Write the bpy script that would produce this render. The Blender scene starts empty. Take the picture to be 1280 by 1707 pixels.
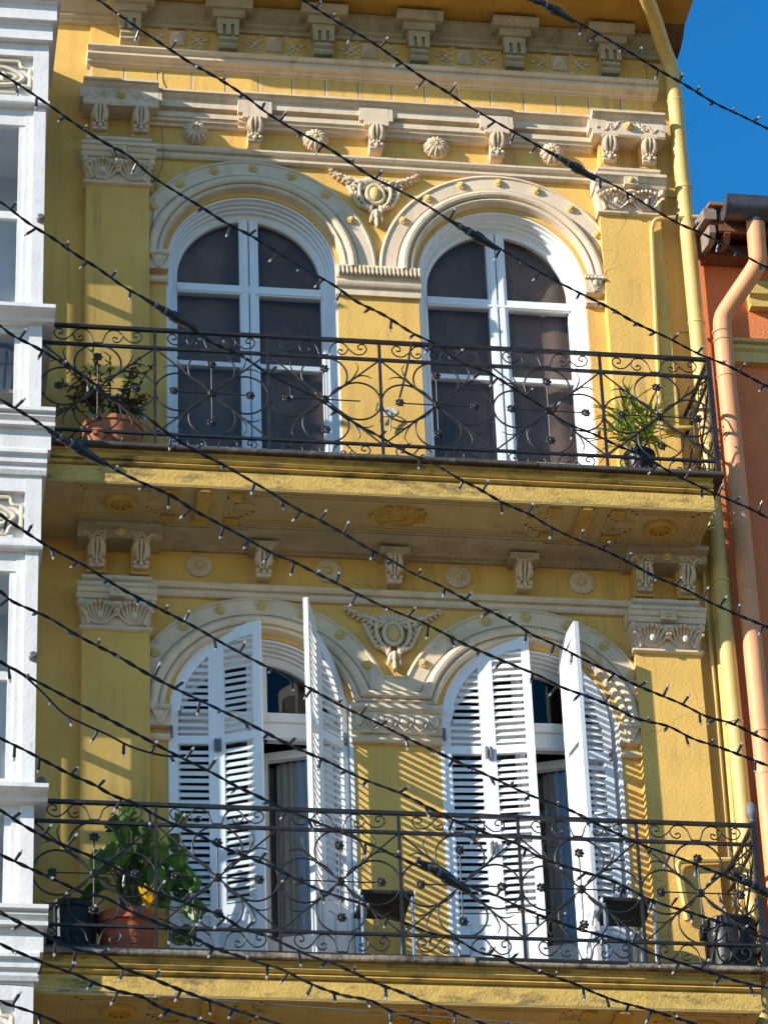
import bpy, bmesh, math, random
from mathutils import Vector, Matrix, Quaternion

# ------------------------------------------------------------------ camera, sky, sun, exposure
S = bpy.context.scene
COL = S.collection
F_PX, PITCH, YAW, ROLL = 6067.2, math.radians(31.022), math.radians(9.644), math.radians(-2.3075)
CAM = Vector((-3.9665, -23.2, 1.6))
cp, sp, cy, sy = math.cos(PITCH), math.sin(PITCH), math.cos(YAW), math.sin(YAW)
FWD = Vector((sy*cp, cy*cp, sp)); RGT = Vector((cy, -sy, 0)); UPV = RGT.cross(FWD)
RGT, UPV = RGT*math.cos(ROLL)+UPV*math.sin(ROLL), -RGT*math.sin(ROLL)+UPV*math.cos(ROLL)
cd = bpy.data.cameras.new('camera'); cam = bpy.data.objects.new('camera', cd); COL.objects.link(cam)
M3 = Matrix((RGT, UPV, -FWD)).transposed()
cam.matrix_world = Matrix.Translation(CAM) @ M3.to_4x4()
cd.sensor_fit = 'HORIZONTAL'; cd.sensor_width = 36; cd.lens = F_PX*36/1280
cd.clip_start = .5; cd.clip_end = 2000
S.camera = cam

SUNV = Vector((2.45, 1.0, -1.10)).normalized()          # direction the light travels
W = bpy.data.worlds.new('World'); S.world = W; W.use_nodes = True
nt = W.node_tree; nt.nodes.clear()
sky = nt.nodes.new('ShaderNodeTexSky'); sky.sky_type = 'NISHITA'; sky.sun_disc = False
sky.sun_elevation = math.asin(-SUNV.z); sky.sun_rotation = math.atan2(-SUNV.x, -SUNV.y)
sky.altitude = 20; sky.air_density = 1.1; sky.dust_density = 0; sky.ozone_density = 4.0
bg = nt.nodes.new('ShaderNodeBackground'); bg.inputs['Strength'].default_value = .13
hsv = nt.nodes.new('ShaderNodeHueSaturation'); hsv.inputs['Saturation'].default_value = 1.31   # the camera's vivid colour setting
wo = nt.nodes.new('ShaderNodeOutputWorld')
nt.links.new(sky.outputs[0], hsv.inputs['Color']); nt.links.new(hsv.outputs[0], bg.inputs[0]); nt.links.new(bg.outputs[0], wo.inputs[0])
ld = bpy.data.lights.new('sun', 'SUN'); ld.energy = 5.0; ld.angle = math.radians(.53); ld.color = (1, .94, .84)
sun = bpy.data.objects.new('sun', ld); COL.objects.link(sun)
sun.rotation_euler = SUNV.to_track_quat('-Z', 'Y').to_euler(); sun.location = (-30, -12, 40)
S.view_settings.view_transform = 'Standard'; S.view_settings.look = 'None'
S.view_settings.gamma = 1; S.view_settings.use_curve_mapping = False
S.view_settings.exposure = .76

def at(px, py, Y):
    d = FWD + RGT*(px-640)/F_PX - UPV*(py-853.5)/F_PX
    return CAM + d*((Y-CAM.y)/d.y)

rnd = random.Random(7)
# ------------------------------------------------------------------ materials
def mat(name, col, rough=.8, spread=.25, scale=3., bump=.0, bscale=60., dark=None, dthr=.62, dscale=2.5, dstretch=(1, 1, 1),
        metal=0., spec=.5, col2=None, dsoft=.08, damt=.9, streak=None, crack=None):
    m = bpy.data.materials.new(name); m.use_nodes = True
    n = m.node_tree.nodes; l = m.node_tree.links; b = n['Principled BSDF']
    b.inputs['Roughness'].default_value = rough; b.inputs['Metallic'].default_value = metal
    b.inputs['Specular IOR Level'].default_value = spec
    geo = n.new('ShaderNodeNewGeometry')
    nz = n.new('ShaderNodeTexNoise'); nz.inputs['Scale'].default_value = scale; nz.inputs['Detail'].default_value = 6
    nz.inputs['Roughness'].default_value = .65
    l.new(geo.outputs['Position'], nz.inputs['Vector'])
    r = n.new('ShaderNodeValToRGB')
    c2 = col2 or tuple(c*(1-spread) for c in col)
    c1 = tuple(min(1, c*(1+spread*.45)) for c in col)
    r.color_ramp.elements[0].position = .33; r.color_ramp.elements[0].color = (*c2, 1)
    r.color_ramp.elements[1].position = .66; r.color_ramp.elements[1].color = (*c1, 1)
    l.new(nz.outputs['Fac'], r.inputs['Fac']); out = r.outputs['Color']
    if dark:
        mp = n.new('ShaderNodeMapping'); mp.inputs['Scale'].default_value = dstretch
        l.new(geo.outputs['Position'], mp.inputs['Vector'])
        n2 = n.new('ShaderNodeTexNoise'); n2.inputs['Scale'].default_value = dscale; n2.inputs['Detail'].default_value = 9
        n2.inputs['Roughness'].default_value = .72
        l.new(mp.outputs['Vector'], n2.inputs['Vector'])
        r2 = n.new('ShaderNodeValToRGB'); r2.color_ramp.elements[0].position = dthr-dsoft; r2.color_ramp.elements[1].position = dthr+dsoft
        r2.color_ramp.elements[1].color = (damt, damt, damt, 1)
        l.new(n2.outputs['Fac'], r2.inputs['Fac'])
        mx = n.new('ShaderNodeMix'); mx.data_type = 'RGBA'
        l.new(r2.outputs['Color'], mx.inputs['Factor']); l.new(out, mx.inputs['A']); mx.inputs['B'].default_value = (*dark, 1)
        out = mx.outputs['Result']
    def over(fac, c, o):
        mx = n.new('ShaderNodeMix'); mx.data_type = 'RGBA'
        l.new(fac, mx.inputs['Factor']); l.new(o, mx.inputs['A']); mx.inputs['B'].default_value = (*c, 1)
        return mx.outputs['Result']
    def ramp(src, p0, p1, v1):
        q = n.new('ShaderNodeValToRGB'); q.color_ramp.elements[0].position = p0; q.color_ramp.elements[1].position = p1
        q.color_ramp.elements[1].color = (v1, v1, v1, 1); l.new(src, q.inputs['Fac']); return q.outputs['Color']
    if streak:                                          # rain streaks: noise drawn out vertically, broken up by a larger noise
        mp2 = n.new('ShaderNodeMapping'); mp2.inputs['Scale'].default_value = (9, 9, .55); l.new(geo.outputs['Position'], mp2.inputs['Vector'])
        n4 = n.new('ShaderNodeTexNoise'); n4.inputs['Scale'].default_value = 1.6; n4.inputs['Detail'].default_value = 5; l.new(mp2.outputs['Vector'], n4.inputs['Vector'])
        n5 = n.new('ShaderNodeTexNoise'); n5.inputs['Scale'].default_value = 1.1; n5.inputs['Detail'].default_value = 3; l.new(geo.outputs['Position'], n5.inputs['Vector'])
        ml = n.new('ShaderNodeMath'); ml.operation = 'MULTIPLY'
        l.new(ramp(n4.outputs['Fac'], .48, .72, streak[1]), ml.inputs[0]); l.new(ramp(n5.outputs['Fac'], .42, .62, 1), ml.inputs[1])
        out = over(ml.outputs[0], streak[0], out)
    if crack:                                           # hairline cracks
        n6 = n.new('ShaderNodeTexNoise'); n6.inputs['Scale'].default_value = 2.2; n6.inputs['Detail'].default_value = 5; l.new(geo.outputs['Position'], n6.inputs['Vector'])
        va = n.new('ShaderNodeMix'); va.data_type = 'RGBA'; va.inputs['Factor'].default_value = .35
        l.new(geo.outputs['Position'], va.inputs['A']); l.new(n6.outputs['Color'], va.inputs['B'])
        vo = n.new('ShaderNodeTexVoronoi'); vo.feature = 'DISTANCE_TO_EDGE'; vo.inputs['Scale'].default_value = 1.5; l.new(va.outputs['Result'], vo.inputs['Vector'])
        q = n.new('ShaderNodeValToRGB'); q.color_ramp.elements[0].color = (crack[1],)*3+(1,); q.color_ramp.elements[0].position = .0
        q.color_ramp.elements[1].color = (0, 0, 0, 1); q.color_ramp.elements[1].position = .006; l.new(vo.outputs['Distance'], q.inputs['Fac'])
        n7 = n.new('ShaderNodeTexNoise'); n7.inputs['Scale'].default_value = .9; l.new(geo.outputs['Position'], n7.inputs['Vector'])
        ml = n.new('ShaderNodeMath'); ml.operation = 'MULTIPLY'; l.new(q.outputs['Color'], ml.inputs[0]); l.new(ramp(n7.outputs['Fac'], .5, .6, 1), ml.inputs[1])
        out = over(ml.outputs[0], crack[0], out)
    l.new(out, b.inputs['Base Color'])
    if bump:
        n3 = n.new('ShaderNodeTexNoise'); n3.inputs['Scale'].default_value = bscale; n3.inputs['Detail'].default_value = 4
        l.new(geo.outputs['Position'], n3.inputs['Vector'])
        bp = n.new('ShaderNodeBump'); bp.inputs['Strength'].default_value = bump; bp.inputs['Distance'].default_value = .01
        l.new(n3.outputs['Fac'], bp.inputs['Height']); l.new(bp.outputs['Normal'], b.inputs['Normal'])
    return m

def leafy(m, k=.4):
    """thin leaves let light through"""
    n = m.node_tree.nodes; l = m.node_tree.links; b = n['Principled BSDF']
    t = n.new('ShaderNodeBsdfTranslucent'); x = n.new('ShaderNodeMixShader'); x.inputs[0].default_value = k
    l.new(b.inputs['Base Color'].links[0].from_socket, t.inputs['Color'])
    l.new(b.outputs[0], x.inputs[1]); l.new(t.outputs[0], x.inputs[2]); l.new(x.outputs[0], n['Material Output'].inputs['Surface'])
def glassmat(name, tint=(1, 1, 1), ior=1.5, boost=1.0):
    m = bpy.data.materials.new(name); m.use_nodes = True
    n = m.node_tree.nodes; l = m.node_tree.links; n.remove(n['Principled BSDF'])
    t = n.new('ShaderNodeBsdfTransparent'); t.inputs['Color'].default_value = (*tint, 1)
    g = n.new('ShaderNodeBsdfGlossy'); g.inputs['Roughness'].default_value = .02
    f = n.new('ShaderNodeFresnel'); ge = n.new('ShaderNodeNewGeometry'); mr = n.new('ShaderNodeMapRange')
    mr.inputs['To Min'].default_value = ior; mr.inputs['To Max'].default_value = 1/ior     # same reflectance on both faces of a pane
    l.new(ge.outputs['Backfacing'], mr.inputs['Value']); l.new(mr.outputs['Result'], f.inputs['IOR'])
    x = n.new('ShaderNodeMixShader'); l.new(f.outputs[0], x.inputs[0]); l.new(t.outputs[0], x.inputs[1]); l.new(g.outputs[0], x.inputs[2])
    l.new(x.outputs[0], n['Material Output'].inputs['Surface'])
    return m

YEL = mat('yellow_wall_paint', (.72, .430, .102), .85, .13, 1.7, .3, 55, dark=(.36, .22, .06), dthr=.66, dscale=1.6, dstretch=(2.0, 1, .6), damt=.45, streak=((.29, .17, .055), .58), crack=((.25, .14, .04), .7))
YELB = mat('yellow_button_paint', (.62, .44, .15), .8, .15, 9)
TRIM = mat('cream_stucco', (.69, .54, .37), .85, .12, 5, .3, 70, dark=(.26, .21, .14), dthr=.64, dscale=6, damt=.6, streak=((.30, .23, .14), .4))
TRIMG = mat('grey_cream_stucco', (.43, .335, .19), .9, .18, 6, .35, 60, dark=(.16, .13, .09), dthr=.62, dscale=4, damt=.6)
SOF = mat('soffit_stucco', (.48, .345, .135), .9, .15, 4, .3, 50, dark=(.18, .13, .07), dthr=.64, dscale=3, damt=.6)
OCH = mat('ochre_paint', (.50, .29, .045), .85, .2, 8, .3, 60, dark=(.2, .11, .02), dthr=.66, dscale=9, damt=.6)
EAVE = mat('eave_paint', (.50, .27, .035), .85, .2, 4, .2, 40)
SLABM = mat('weathered_slab_paint', (.58, .37, .09), .9, .2, 6, .5, 45, dark=(.10, .075, .035), dthr=.575, dscale=4.2, dstretch=(1, 1, 2.6), dsoft=.08, damt=.85)
STONE = mat('slab_stone', (.26, .21, .14), .95, .4, 9, .7, 35, dark=(.035, .03, .026), dthr=.52, dscale=6, damt=.92)
EDGE = mat('dark_slab_edge', (.055, .045, .035), .8, .4, 9, .5, 35, dark=(.22, .18, .12), dthr=.64, dscale=6, damt=.8)
WHITE = mat('white_gloss_paint', (.78, .78, .775), .42, .05, 4, dark=(.50, .48, .44), dthr=.66, dscale=8, dstretch=(3, 3, .8), damt=.5, streak=((.55, .53, .49), .35))
WOODW = mat('old_white_paint', (.69, .665, .635), .6, .10, 5, .25, 40, dark=(.36, .34, .32), dthr=.645, dscale=7, dstretch=(4.5, 4.5, 1.0), dsoft=.03, damt=.6, streak=((.48, .44, .39), .5))
WCREAM = mat('cream_carving', (.66, .58, .44), .8, .12, 6, .2, 60)
IRON = mat('wrought_iron', (.022, .020, .020), .42, .5, 20, .3, 120, dark=(.10, .06, .035), dthr=.66, dscale=14, metal=.0, spec=.36)
CABLE = mat('black_cable', (.012, .011, .011), .38, .3, 20)
TIP = mat('clear_bulb_tip', (.62, .62, .64), .08, .05, 20)
TIP.node_tree.nodes['Principled BSDF'].inputs['Transmission Weight'].default_value = .55
TERRA = mat('terracotta', (.42, .15, .062), .85, .2, 8, .2, 60, dark=(.55, .42, .32), dthr=.70, dscale=9, damt=.5)
TERRA2 = mat('red_terracotta', (.40, .085, .025), .7, .15, 8, .1, 60)
BLACKP = mat('black_plastic', (.018, .017, .016), .38, .2, 8, spec=.2)
SOIL = mat('soil', (.03, .02, .012), .95, .4, 30)
ORW = mat('orange_wall_paint', (.70, .215, .072), .9, .12, 2.2, .5, 50, dark=(.36, .10, .04), dthr=.66, dscale=3, damt=.4, streak=((.34, .10, .04), .4))
ORP = mat('salmon_pipe_paint', (.68, .30, .135), .6, .10, 6, .15, 30, dark=(.34, .13, .06), dthr=.68, dscale=9, dstretch=(3, 3, .8), damt=.5)
YPIPE = mat('yellow_pipe_paint', (.62, .43, .13), .55, .10, 6, .12, 30, dark=(.33, .19, .05), dthr=.64, dscale=9, dstretch=(3, 3, .8), damt=.55)
GUT = mat('dark_gutter', (.075, .075, .085), .45, .3, 9, metal=.3)
BROWN = mat('brown_eave_wood', (.17, .065, .032), .85, .3, 9, .4, 40)
GREYW = mat('grey_weathered_wood', (.24, .18, .14), .9, .3, 14, .5, 50)
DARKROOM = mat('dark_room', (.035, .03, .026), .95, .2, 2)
CURT = mat('brown_curtain', (.17, .115, .083), .95, .1, 1.5, col2=(.085, .054, .04), dark=(.36, .26, .17), dthr=.58, dscale=3.4, dsoft=.12, damt=.22)
REFL = mat('reflection_strip', (.34, .36, .35), .9, .1, 6); REFL.node_tree.nodes['Principled BSDF'].inputs['Roughness'].default_value = .9  # pale grey painted in place of louvres reflected in the door glass
ROOMW = mat('pale_room', (.62, .62, .60), .9, .1, 2)
STEEL = mat('bright_steel', (.55, .56, .58), .25, .1, 8, metal=.85)
SEATM = mat('dark_seat', (.018, .014, .013), .5, .2, 8)
CHAIRW = mat('brown_chair_wood', (.16, .10, .07), .5, .2, 10)
WOODY = mat('yellow_chair_wood', (.5, .34, .16), .5, .2, 10)
LEAFD = mat('leaf_dark_green', (.06, .13, .025), .45, .4, 9)
LEAFM = mat('leaf_green', (.15, .27, .04), .42, .45, 12)
LEAFL = mat('leaf_light_green', (.22, .34, .05), .5, .35, 12)
LEAFY = mat('leaf_yellow_green', (.46, .48, .09), .5, .35, 12)
LEAFR = mat('leaf_reddish', (.17, .075, .022), .55, .5, 14)
for q in (LEAFL, LEAFD, LEAFM, LEAFY, LEAFR): leafy(q)
STEMM = mat('plant_stem', (.075, .075, .025), .7, .3, 10)
YFLOW = mat('yellow_petal', (.85, .50, .02), .5, .15, 12); leafy(YFLOW)
ASPH = mat('street_paving', (.14, .12, .09), .9, .2, 1, .2, 8)
ROOF = mat('roof_tiles', (.28, .12, .06), .9, .3, 4)
HINGE = mat('grey_hinge', (.13, .13, .14), .5, .2, 10)
PLAST = mat('pale_plaster', (.62, .56, .45), .9, .15, 20, .4, 60)
GLASS = glassmat('window_glass', (.93, .93, .93), 1.5)
GLASSU = glassmat('upper_window_glass', (.95, .94, .93), 1.33)
MGLASS = glassmat('bay_glass', (.93, .95, .96), 1.52)

# ------------------------------------------------------------------ mesh builder
class MB:
    def __init__(s): s.v = []; s.f = []
    def add(s, vs, fs):
        o = len(s.v); s.v += [tuple(p) for p in vs]; s.f += [tuple(i+o for i in q) for q in fs]; return s
    def box(s, x0, x1, y0, y1, z0, z1):
        return s.add([(x, y, z) for x in (x0, x1) for y in (y0, y1) for z in (z0, z1)],
              [(0, 1, 3, 2), (4, 6, 7, 5), (0, 4, 5, 1), (2, 3, 7, 6), (0, 2, 6, 4), (1, 5, 7, 3)])
    def taper(s, c0, h0, c1, h1):
        vs = [(c0[0]+a*h0[0], c0[1]+b*h0[1], c0[2]) for a, b in ((-1, -1), (1, -1), (1, 1), (-1, 1))] + \
             [(c1[0]+a*h1[0], c1[1]+b*h1[1], c1[2]) for a, b in ((-1, -1), (1, -1), (1, 1), (-1, 1))]
        return s.add(vs, [(3, 2, 1, 0), (4, 5, 6, 7)] + [(i, (i+1) % 4, (i+1) % 4+4, i+4) for i in range(4)])
    def prismx(s, prof, x0, x1):                       # prof = closed (y,z)
        n = len(prof)
        return s.add([(x0, y, z) for y, z in prof]+[(x1, y, z) for y, z in prof],
              [tuple(range(n)), tuple(range(2*n-1, n-1, -1))]+[(i, (i+1) % n, (i+1) % n+n, i+n) for i in range(n)])
    def prismy(s, poly, y0, y1):                       # poly = closed (x,z)
        n = len(poly)
        return s.add([(x, y0, z) for x, z in poly]+[(x, y1, z) for x, z in poly],
              [tuple(range(n)), tuple(range(2*n-1, n-1, -1))]+[(i, (i+1) % n, (i+1) % n+n, i+n) for i in range(n)])
    def prismz(s, poly, z0, z1):
        n = len(poly)
        return s.add([(x, y, z0) for x, y in poly]+[(x, y, z1) for x, y in poly],
              [tuple(range(n)), tuple(range(2*n-1, n-1, -1))]+[(i, (i+1) % n, (i+1) % n+n, i+n) for i in range(n)])
    def tube(s, pts, r, n=6, caps=True, closed=False):
        pts = [Vector(p) for p in pts]; N = len(pts); rr = r if isinstance(r, (list, tuple)) else [r]*N
        vs = []; prev = None
        for i, p in enumerate(pts):
            a = pts[i-1] if (i > 0 or closed) else pts[0]; b = pts[(i+1) % N] if (i < N-1 or closed) else pts[-1]
            t = (b-a)
            t = t.normalized() if t.length > 1e-9 else Vector((0, 0, 1))
            if prev is None:
                u = t.orthogonal().normalized()
            else:
                u = (prev - t*prev.dot(t))
                u = u.normalized() if u.length > 1e-6 else t.orthogonal().normalized()
            prev = u; w = t.cross(u)
            vs += [p+(u*math.cos(2*math.pi*k/n)+w*math.sin(2*math.pi*k/n))*rr[i] for k in range(n)]
        fs = []
        for i in range(N if closed else N-1):
            j = (i+1) % N
            fs += [(i*n+k, i*n+(k+1) % n, j*n+(k+1) % n, j*n+k) for k in range(n)]
        if caps and not closed: fs += [tuple(range(n-1, -1, -1)), tuple(range((N-1)*n, N*n))]
        return s.add(vs, fs)
    def ell(s, c, r, R=None, nu=8, nv=5):
        c = Vector(c); vs = []; fs = []
        for j in range(nv+1):
            t = math.pi*j/nv
            for i in range(nu):
                a = 2*math.pi*i/nu
                p = Vector((r[0]*math.sin(t)*math.cos(a), r[1]*math.sin(t)*math.sin(a), r[2]*math.cos(t)))
                vs.append(c+((R @ p) if R else p))
        for j in range(nv):
            for i in range(nu): fs.append((j*nu+i, (j+1)*nu+i, (j+1)*nu+(i+1) % nu, j*nu+(i+1) % nu))
        return s.add(vs, fs)
    def lathe(s, prof, c=(0, 0, 0), n=16, axis='z'):   # prof (r,h)
        vs = []; fs = []; N = len(prof)
        for r, h in prof:
            for i in range(n):
                a = 2*math.pi*i/n; x, y = r*math.cos(a), r*math.sin(a)
                vs.append((c[0]+x, c[1]+y, c[2]+h) if axis == 'z' else (c[0]+x, c[1]+h, c[2]+y))
        for j in range(N-1):
            for i in range(n): fs.append((j*n+i, j*n+(i+1) % n, (j+1)*n+(i+1) % n, (j+1)*n+i))
        fs += [tuple(range(n)), tuple(range(N*n-1, (N-1)*n-1, -1))]
        return s.add(vs, fs)
    def arch(s, prof, cx, cz, a0=0., a1=math.pi, n=40, legs=None):   # prof closed (r,y); optional straight legs down to z
        sec = []
        if legs is not None: sec.append([(cx+r, y, legs) for r, y in prof])
        for i in range(n+1):
            a = a0+(a1-a0)*i/n
            sec.append([(cx+r*math.cos(a), y, cz+r*math.sin(a)) for r, y in prof])
        if legs is not None: sec.append([(cx-r, y, legs) for r, y in prof])
        m = len(prof); vs = [p for q in sec for p in q]
        fs = [(i*m+k, i*m+(k+1) % m, (i+1)*m+(k+1) % m, (i+1)*m+k) for i in range(len(sec)-1) for k in range(m)]
        fs += [tuple(range(m)), tuple(range(len(vs)-1, len(vs)-m-1, -1))]
        return s.add(vs, fs)
    def xf(s, M):
        s.v = [tuple(M @ Vector(p)) for p in s.v]; return s
    def mesh(s, name, m, smooth=True, ang=38):
        me = bpy.data.meshes.new(name); me.from_pydata(s.v, [], s.f)
        bm = bmesh.new(); bm.from_mesh(me); bmesh.ops.remove_doubles(bm, verts=bm.verts, dist=1e-6)
        bmesh.ops.recalc_face_normals(bm, faces=bm.faces); bm.to_mesh(me); bm.free()
        me.materials.append(m)
        if smooth:
            for p in me.polygons: p.use_smooth = True
            me.set_sharp_from_angle(angle=math.radians(ang))
        return me
    def build(s, name, m, parent=None, smooth=True, loc=None, ang=38):
        return obj(name, s.mesh(name, m, smooth, ang), parent, loc)

def obj(name, me, parent=None, loc=None, rot=None, scl=None):
    o = bpy.data.objects.new(name, me); COL.objects.link(o)
    if parent is not None:
        o.parent = parent
    if loc is not None: o.location = loc
    if rot is not None: o.rotation_euler = rot
    if scl is not None: o.scale = scl
    return o
def thing(name, label, cat, loc=(0, 0, 0), group=None):
    o = bpy.data.objects.new(name, None); COL.objects.link(o); o.location = loc; o.empty_display_size = .1
    o['label'] = label; o['category'] = cat
    if group: o['group'] = group
    return o
def catmull(P, k=6, closed=False):
    P = [Vector(p) for p in P]; out = []; N = len(P)
    for i in range(N if closed else N-1):
        p1, p2 = P[i], P[(i+1) % N]
        p0 = P[i-1] if (i > 0 or closed) else p1*2-p2
        p3 = P[(i+2) % N] if (i < N-2 or closed) else p2*2-p1
        for j in range(k):
            t = j/k
            out.append(.5*((2*p1)+(p2-p0)*t+(2*p0-5*p1+4*p2-p3)*t*t+(3*p1-p0-3*p2+p3)*t**3))
    if not closed: out.append(P[-1])
    return out
def RY(a): return Matrix.Rotation(a, 3, 'Y')

# ------------------------------------------------------------------ ground
g = MB().box(-600, 600, -600, 600, -.4, 0).build('street', ASPH, None, False); g['kind'] = 'structure'

# ================================================================== YELLOW BUILDING
YB = thing('yellow_building', 'ochre yellow house with cream stucco arches, two iron balconies and louvred shutters', 'building')
CX = .992; SPR = 17.945; RO = .672
ST = (0.0, -4.0)                     # upper storey, lower storey offsets

# --- wall with four arched openings
wall = MB()
def wquad(x0, x1, z0, z1): wall.add([(x0, 0, z0), (x1, 0, z0), (x1, 0, z1), (x0, 0, z1)], [(0, 1, 2, 3)])
XL, XR = -2.72, 2.585
ZB = (15.6, 11.6)
wquad(XL, XR, 0, 11.6)
for zo in ST:
    z0 = 15.6+zo; zs = SPR+zo; zt = 19.6+zo
    wquad(XL, -CX-RO, z0, zt); wquad(-CX+RO, CX-RO, z0, zt); wquad(CX+RO, XR, z0, zt)
    for c in (-CX, CX):
        n = 40
        for i in range(n):
            a, b = math.pi*i/n, math.pi*(i+1)/n
            xa, za, xb, zb = c+RO*math.cos(a), zs+RO*math.sin(a), c+RO*math.cos(b), zs+RO*math.sin(b)
            wall.add([(xa, 0, za), (xa, 0, zt), (xb, 0, zt), (xb, 0, zb)], [(0, 1, 2, 3)])
            wall.add([(xa, 0, za), (xb, 0, zb), (xb, .36, zb), (xa, .36, za)], [(0, 1, 2, 3)])
        for sx in (-1, 1):
            x = c+sx*RO
            wall.add([(x, 0, z0), (x, 0, zs), (x, .36, zs), (x, .36, z0)], [(0, 1, 2, 3)])
wquad(XL, XR, 19.6, 20.75)
wall.add([(XR, 0, 0), (XR, 0, 20.75), (XR, 6, 20.75), (XR, 6, 0)], [(0, 1, 2, 3)])
wall.add([(XL, 0, 0), (XL, 0, 20.75), (XL, 6, 20.75), (XL, 6, 0)], [(0, 1, 2, 3)])
wall.add([(XL, 6, 0), (XL, 6, 20.75), (XR, 6, 20.75), (XR, 6, 0)], [(0, 1, 2, 3)])
bm_wall = wall.build('wall', YEL, YB, False)
# rooms behind the windows
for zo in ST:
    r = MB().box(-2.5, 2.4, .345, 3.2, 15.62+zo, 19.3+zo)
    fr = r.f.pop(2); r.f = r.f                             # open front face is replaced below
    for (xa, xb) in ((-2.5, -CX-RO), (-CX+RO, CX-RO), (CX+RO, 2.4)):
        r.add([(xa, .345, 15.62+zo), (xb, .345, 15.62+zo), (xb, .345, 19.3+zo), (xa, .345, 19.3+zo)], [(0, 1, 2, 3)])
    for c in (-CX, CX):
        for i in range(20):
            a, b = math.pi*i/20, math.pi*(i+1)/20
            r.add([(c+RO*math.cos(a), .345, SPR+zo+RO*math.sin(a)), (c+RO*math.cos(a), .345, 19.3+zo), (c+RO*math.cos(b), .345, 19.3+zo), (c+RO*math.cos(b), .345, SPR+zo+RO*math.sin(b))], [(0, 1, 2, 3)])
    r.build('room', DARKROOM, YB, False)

# --- mouldings
def mould(name, prof, x0, x1, m=TRIM, parent=YB): return MB().prismx(prof, x0, x1).build(name, m, parent, True, ang=25)
for zo in ST:
    mould('string_course', [(.02, 18.925+zo), (-.035, 18.925+zo), (-.05, 18.94+zo), (-.05, 18.962+zo), (-.03, 18.968+zo), (-.03, 18.985+zo),
          (-.06, 18.99+zo), (-.075, 19.01+zo), (-.075, 19.028+zo), (.02, 19.035+zo)], -1.82, 1.82)
# pilasters + capitals
finger = []
def capital(cx, zo):
    z = zo
    cap = MB()
    hw = .248
    cap.prismx([(-.02, 18.567+z), (-.12, 18.567+z), (-.135, 18.577+z), (-.135, 18.592+z), (-.115, 18.605+z), (-.02, 18.605+z)], cx-hw-.02, cx+hw+.02)
    cap.taper((cx, -.055, 18.605+z), (hw-.005, .062), (cx, -.055, 18.80+z), (hw+.03, .10))
    # abacus
    cap.prismx([(-.02, 18.80+z), (-.17, 18.80+z), (-.185, 18.82+z), (-.185, 18.835+z), (-.2, 18.84+z), (-.215, 18.865+z), (-.215, 18.872+z),
                (-.235, 18.878+z), (-.235, 18.905+z), (-.02, 18.91+z)], cx-hw-.045, cx+hw+.045)
    cap.prismx([(-.02, 18.91+z), (-.13, 18.91+z), (-.13, 18.935+z), (-.165, 18.945+z), (-.185, 18.965+z), (-.185, 18.99+z), (-.02, 18.995+z)], cx-hw-.01, cx+hw+.01)
    cap.box(cx-.055, cx+.055, -.232, -.1, 18.795+z, 18.872+z)
    # acanthus fans
    for c in (-.125, .125):
        for k in range(-4, 5):
            h = .165-.009*k*k*.55
            pts = [(cx+c+k*.006, -.125, 18.612+z), (cx+c+k*.020, -.140, 18.612+z+h*.45), (cx+c+k*.029, -.165, 18.612+z+h*.85), (cx+c+k*.033, -.195, 18.612+z+h*.93), (cx+c+k*.035, -.205, 18.612+z+h*.80)]
            cap.tube(catmull(pts, 3), [.006]+[.011]*6+[.013]*3+[.012]*2+[.006], 5)
        cap.ell((cx+c, -.19, 18.655+z), (.022, .02, .03), None, 8, 5)
    for sx in (-1, 1):
        cap.ell((cx+sx*(hw+.012), -.165, 18.765+z), (.03, .035, .032))
        pts = [(cx+sx*(hw-.045), -.13, 18.61+z), (cx+sx*(hw-.02), -.15, 18.69+z), (cx+sx*(hw+.01), -.175, 18.765+z)]
        cap.tube(catmull(pts, 4), .016, 5)
    cap.ell((cx, -.19, 18.745+z), (.05, .03, .022)); cap.ell((cx, -.17, 18.705+z), (.026, .025, .05))
    p = MB().box(cx-hw, cx+hw, -.1, .02, 15.6+zo, 18.58+zo).build('pilaster', YEL, YB, False)
    cap.build('capital', TRIM, p)
    for dx, dz, r in ((0, 18.835, .028), (-.125, 18.765, .022), (.125, 18.765, .022)):
        fl = MB()
        fl.ell((cx+dx, -.232 if dx == 0 else -.185, dz+z), (r, .022, r), None, 10, 5)
        for k in range(5):
            a = 2*math.pi*k/5+.3
            fl.ell((cx+dx+r*.75*math.cos(a), -.224 if dx == 0 else -.175, dz+z+r*.75*math.sin(a)), (r*.5, .012, r*.5), None, 6, 4)
        fl.build('capital_flower', YELB, p)
for zo in ST:
    for cx in (-2.052, 2.052): capital(cx, zo)

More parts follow.
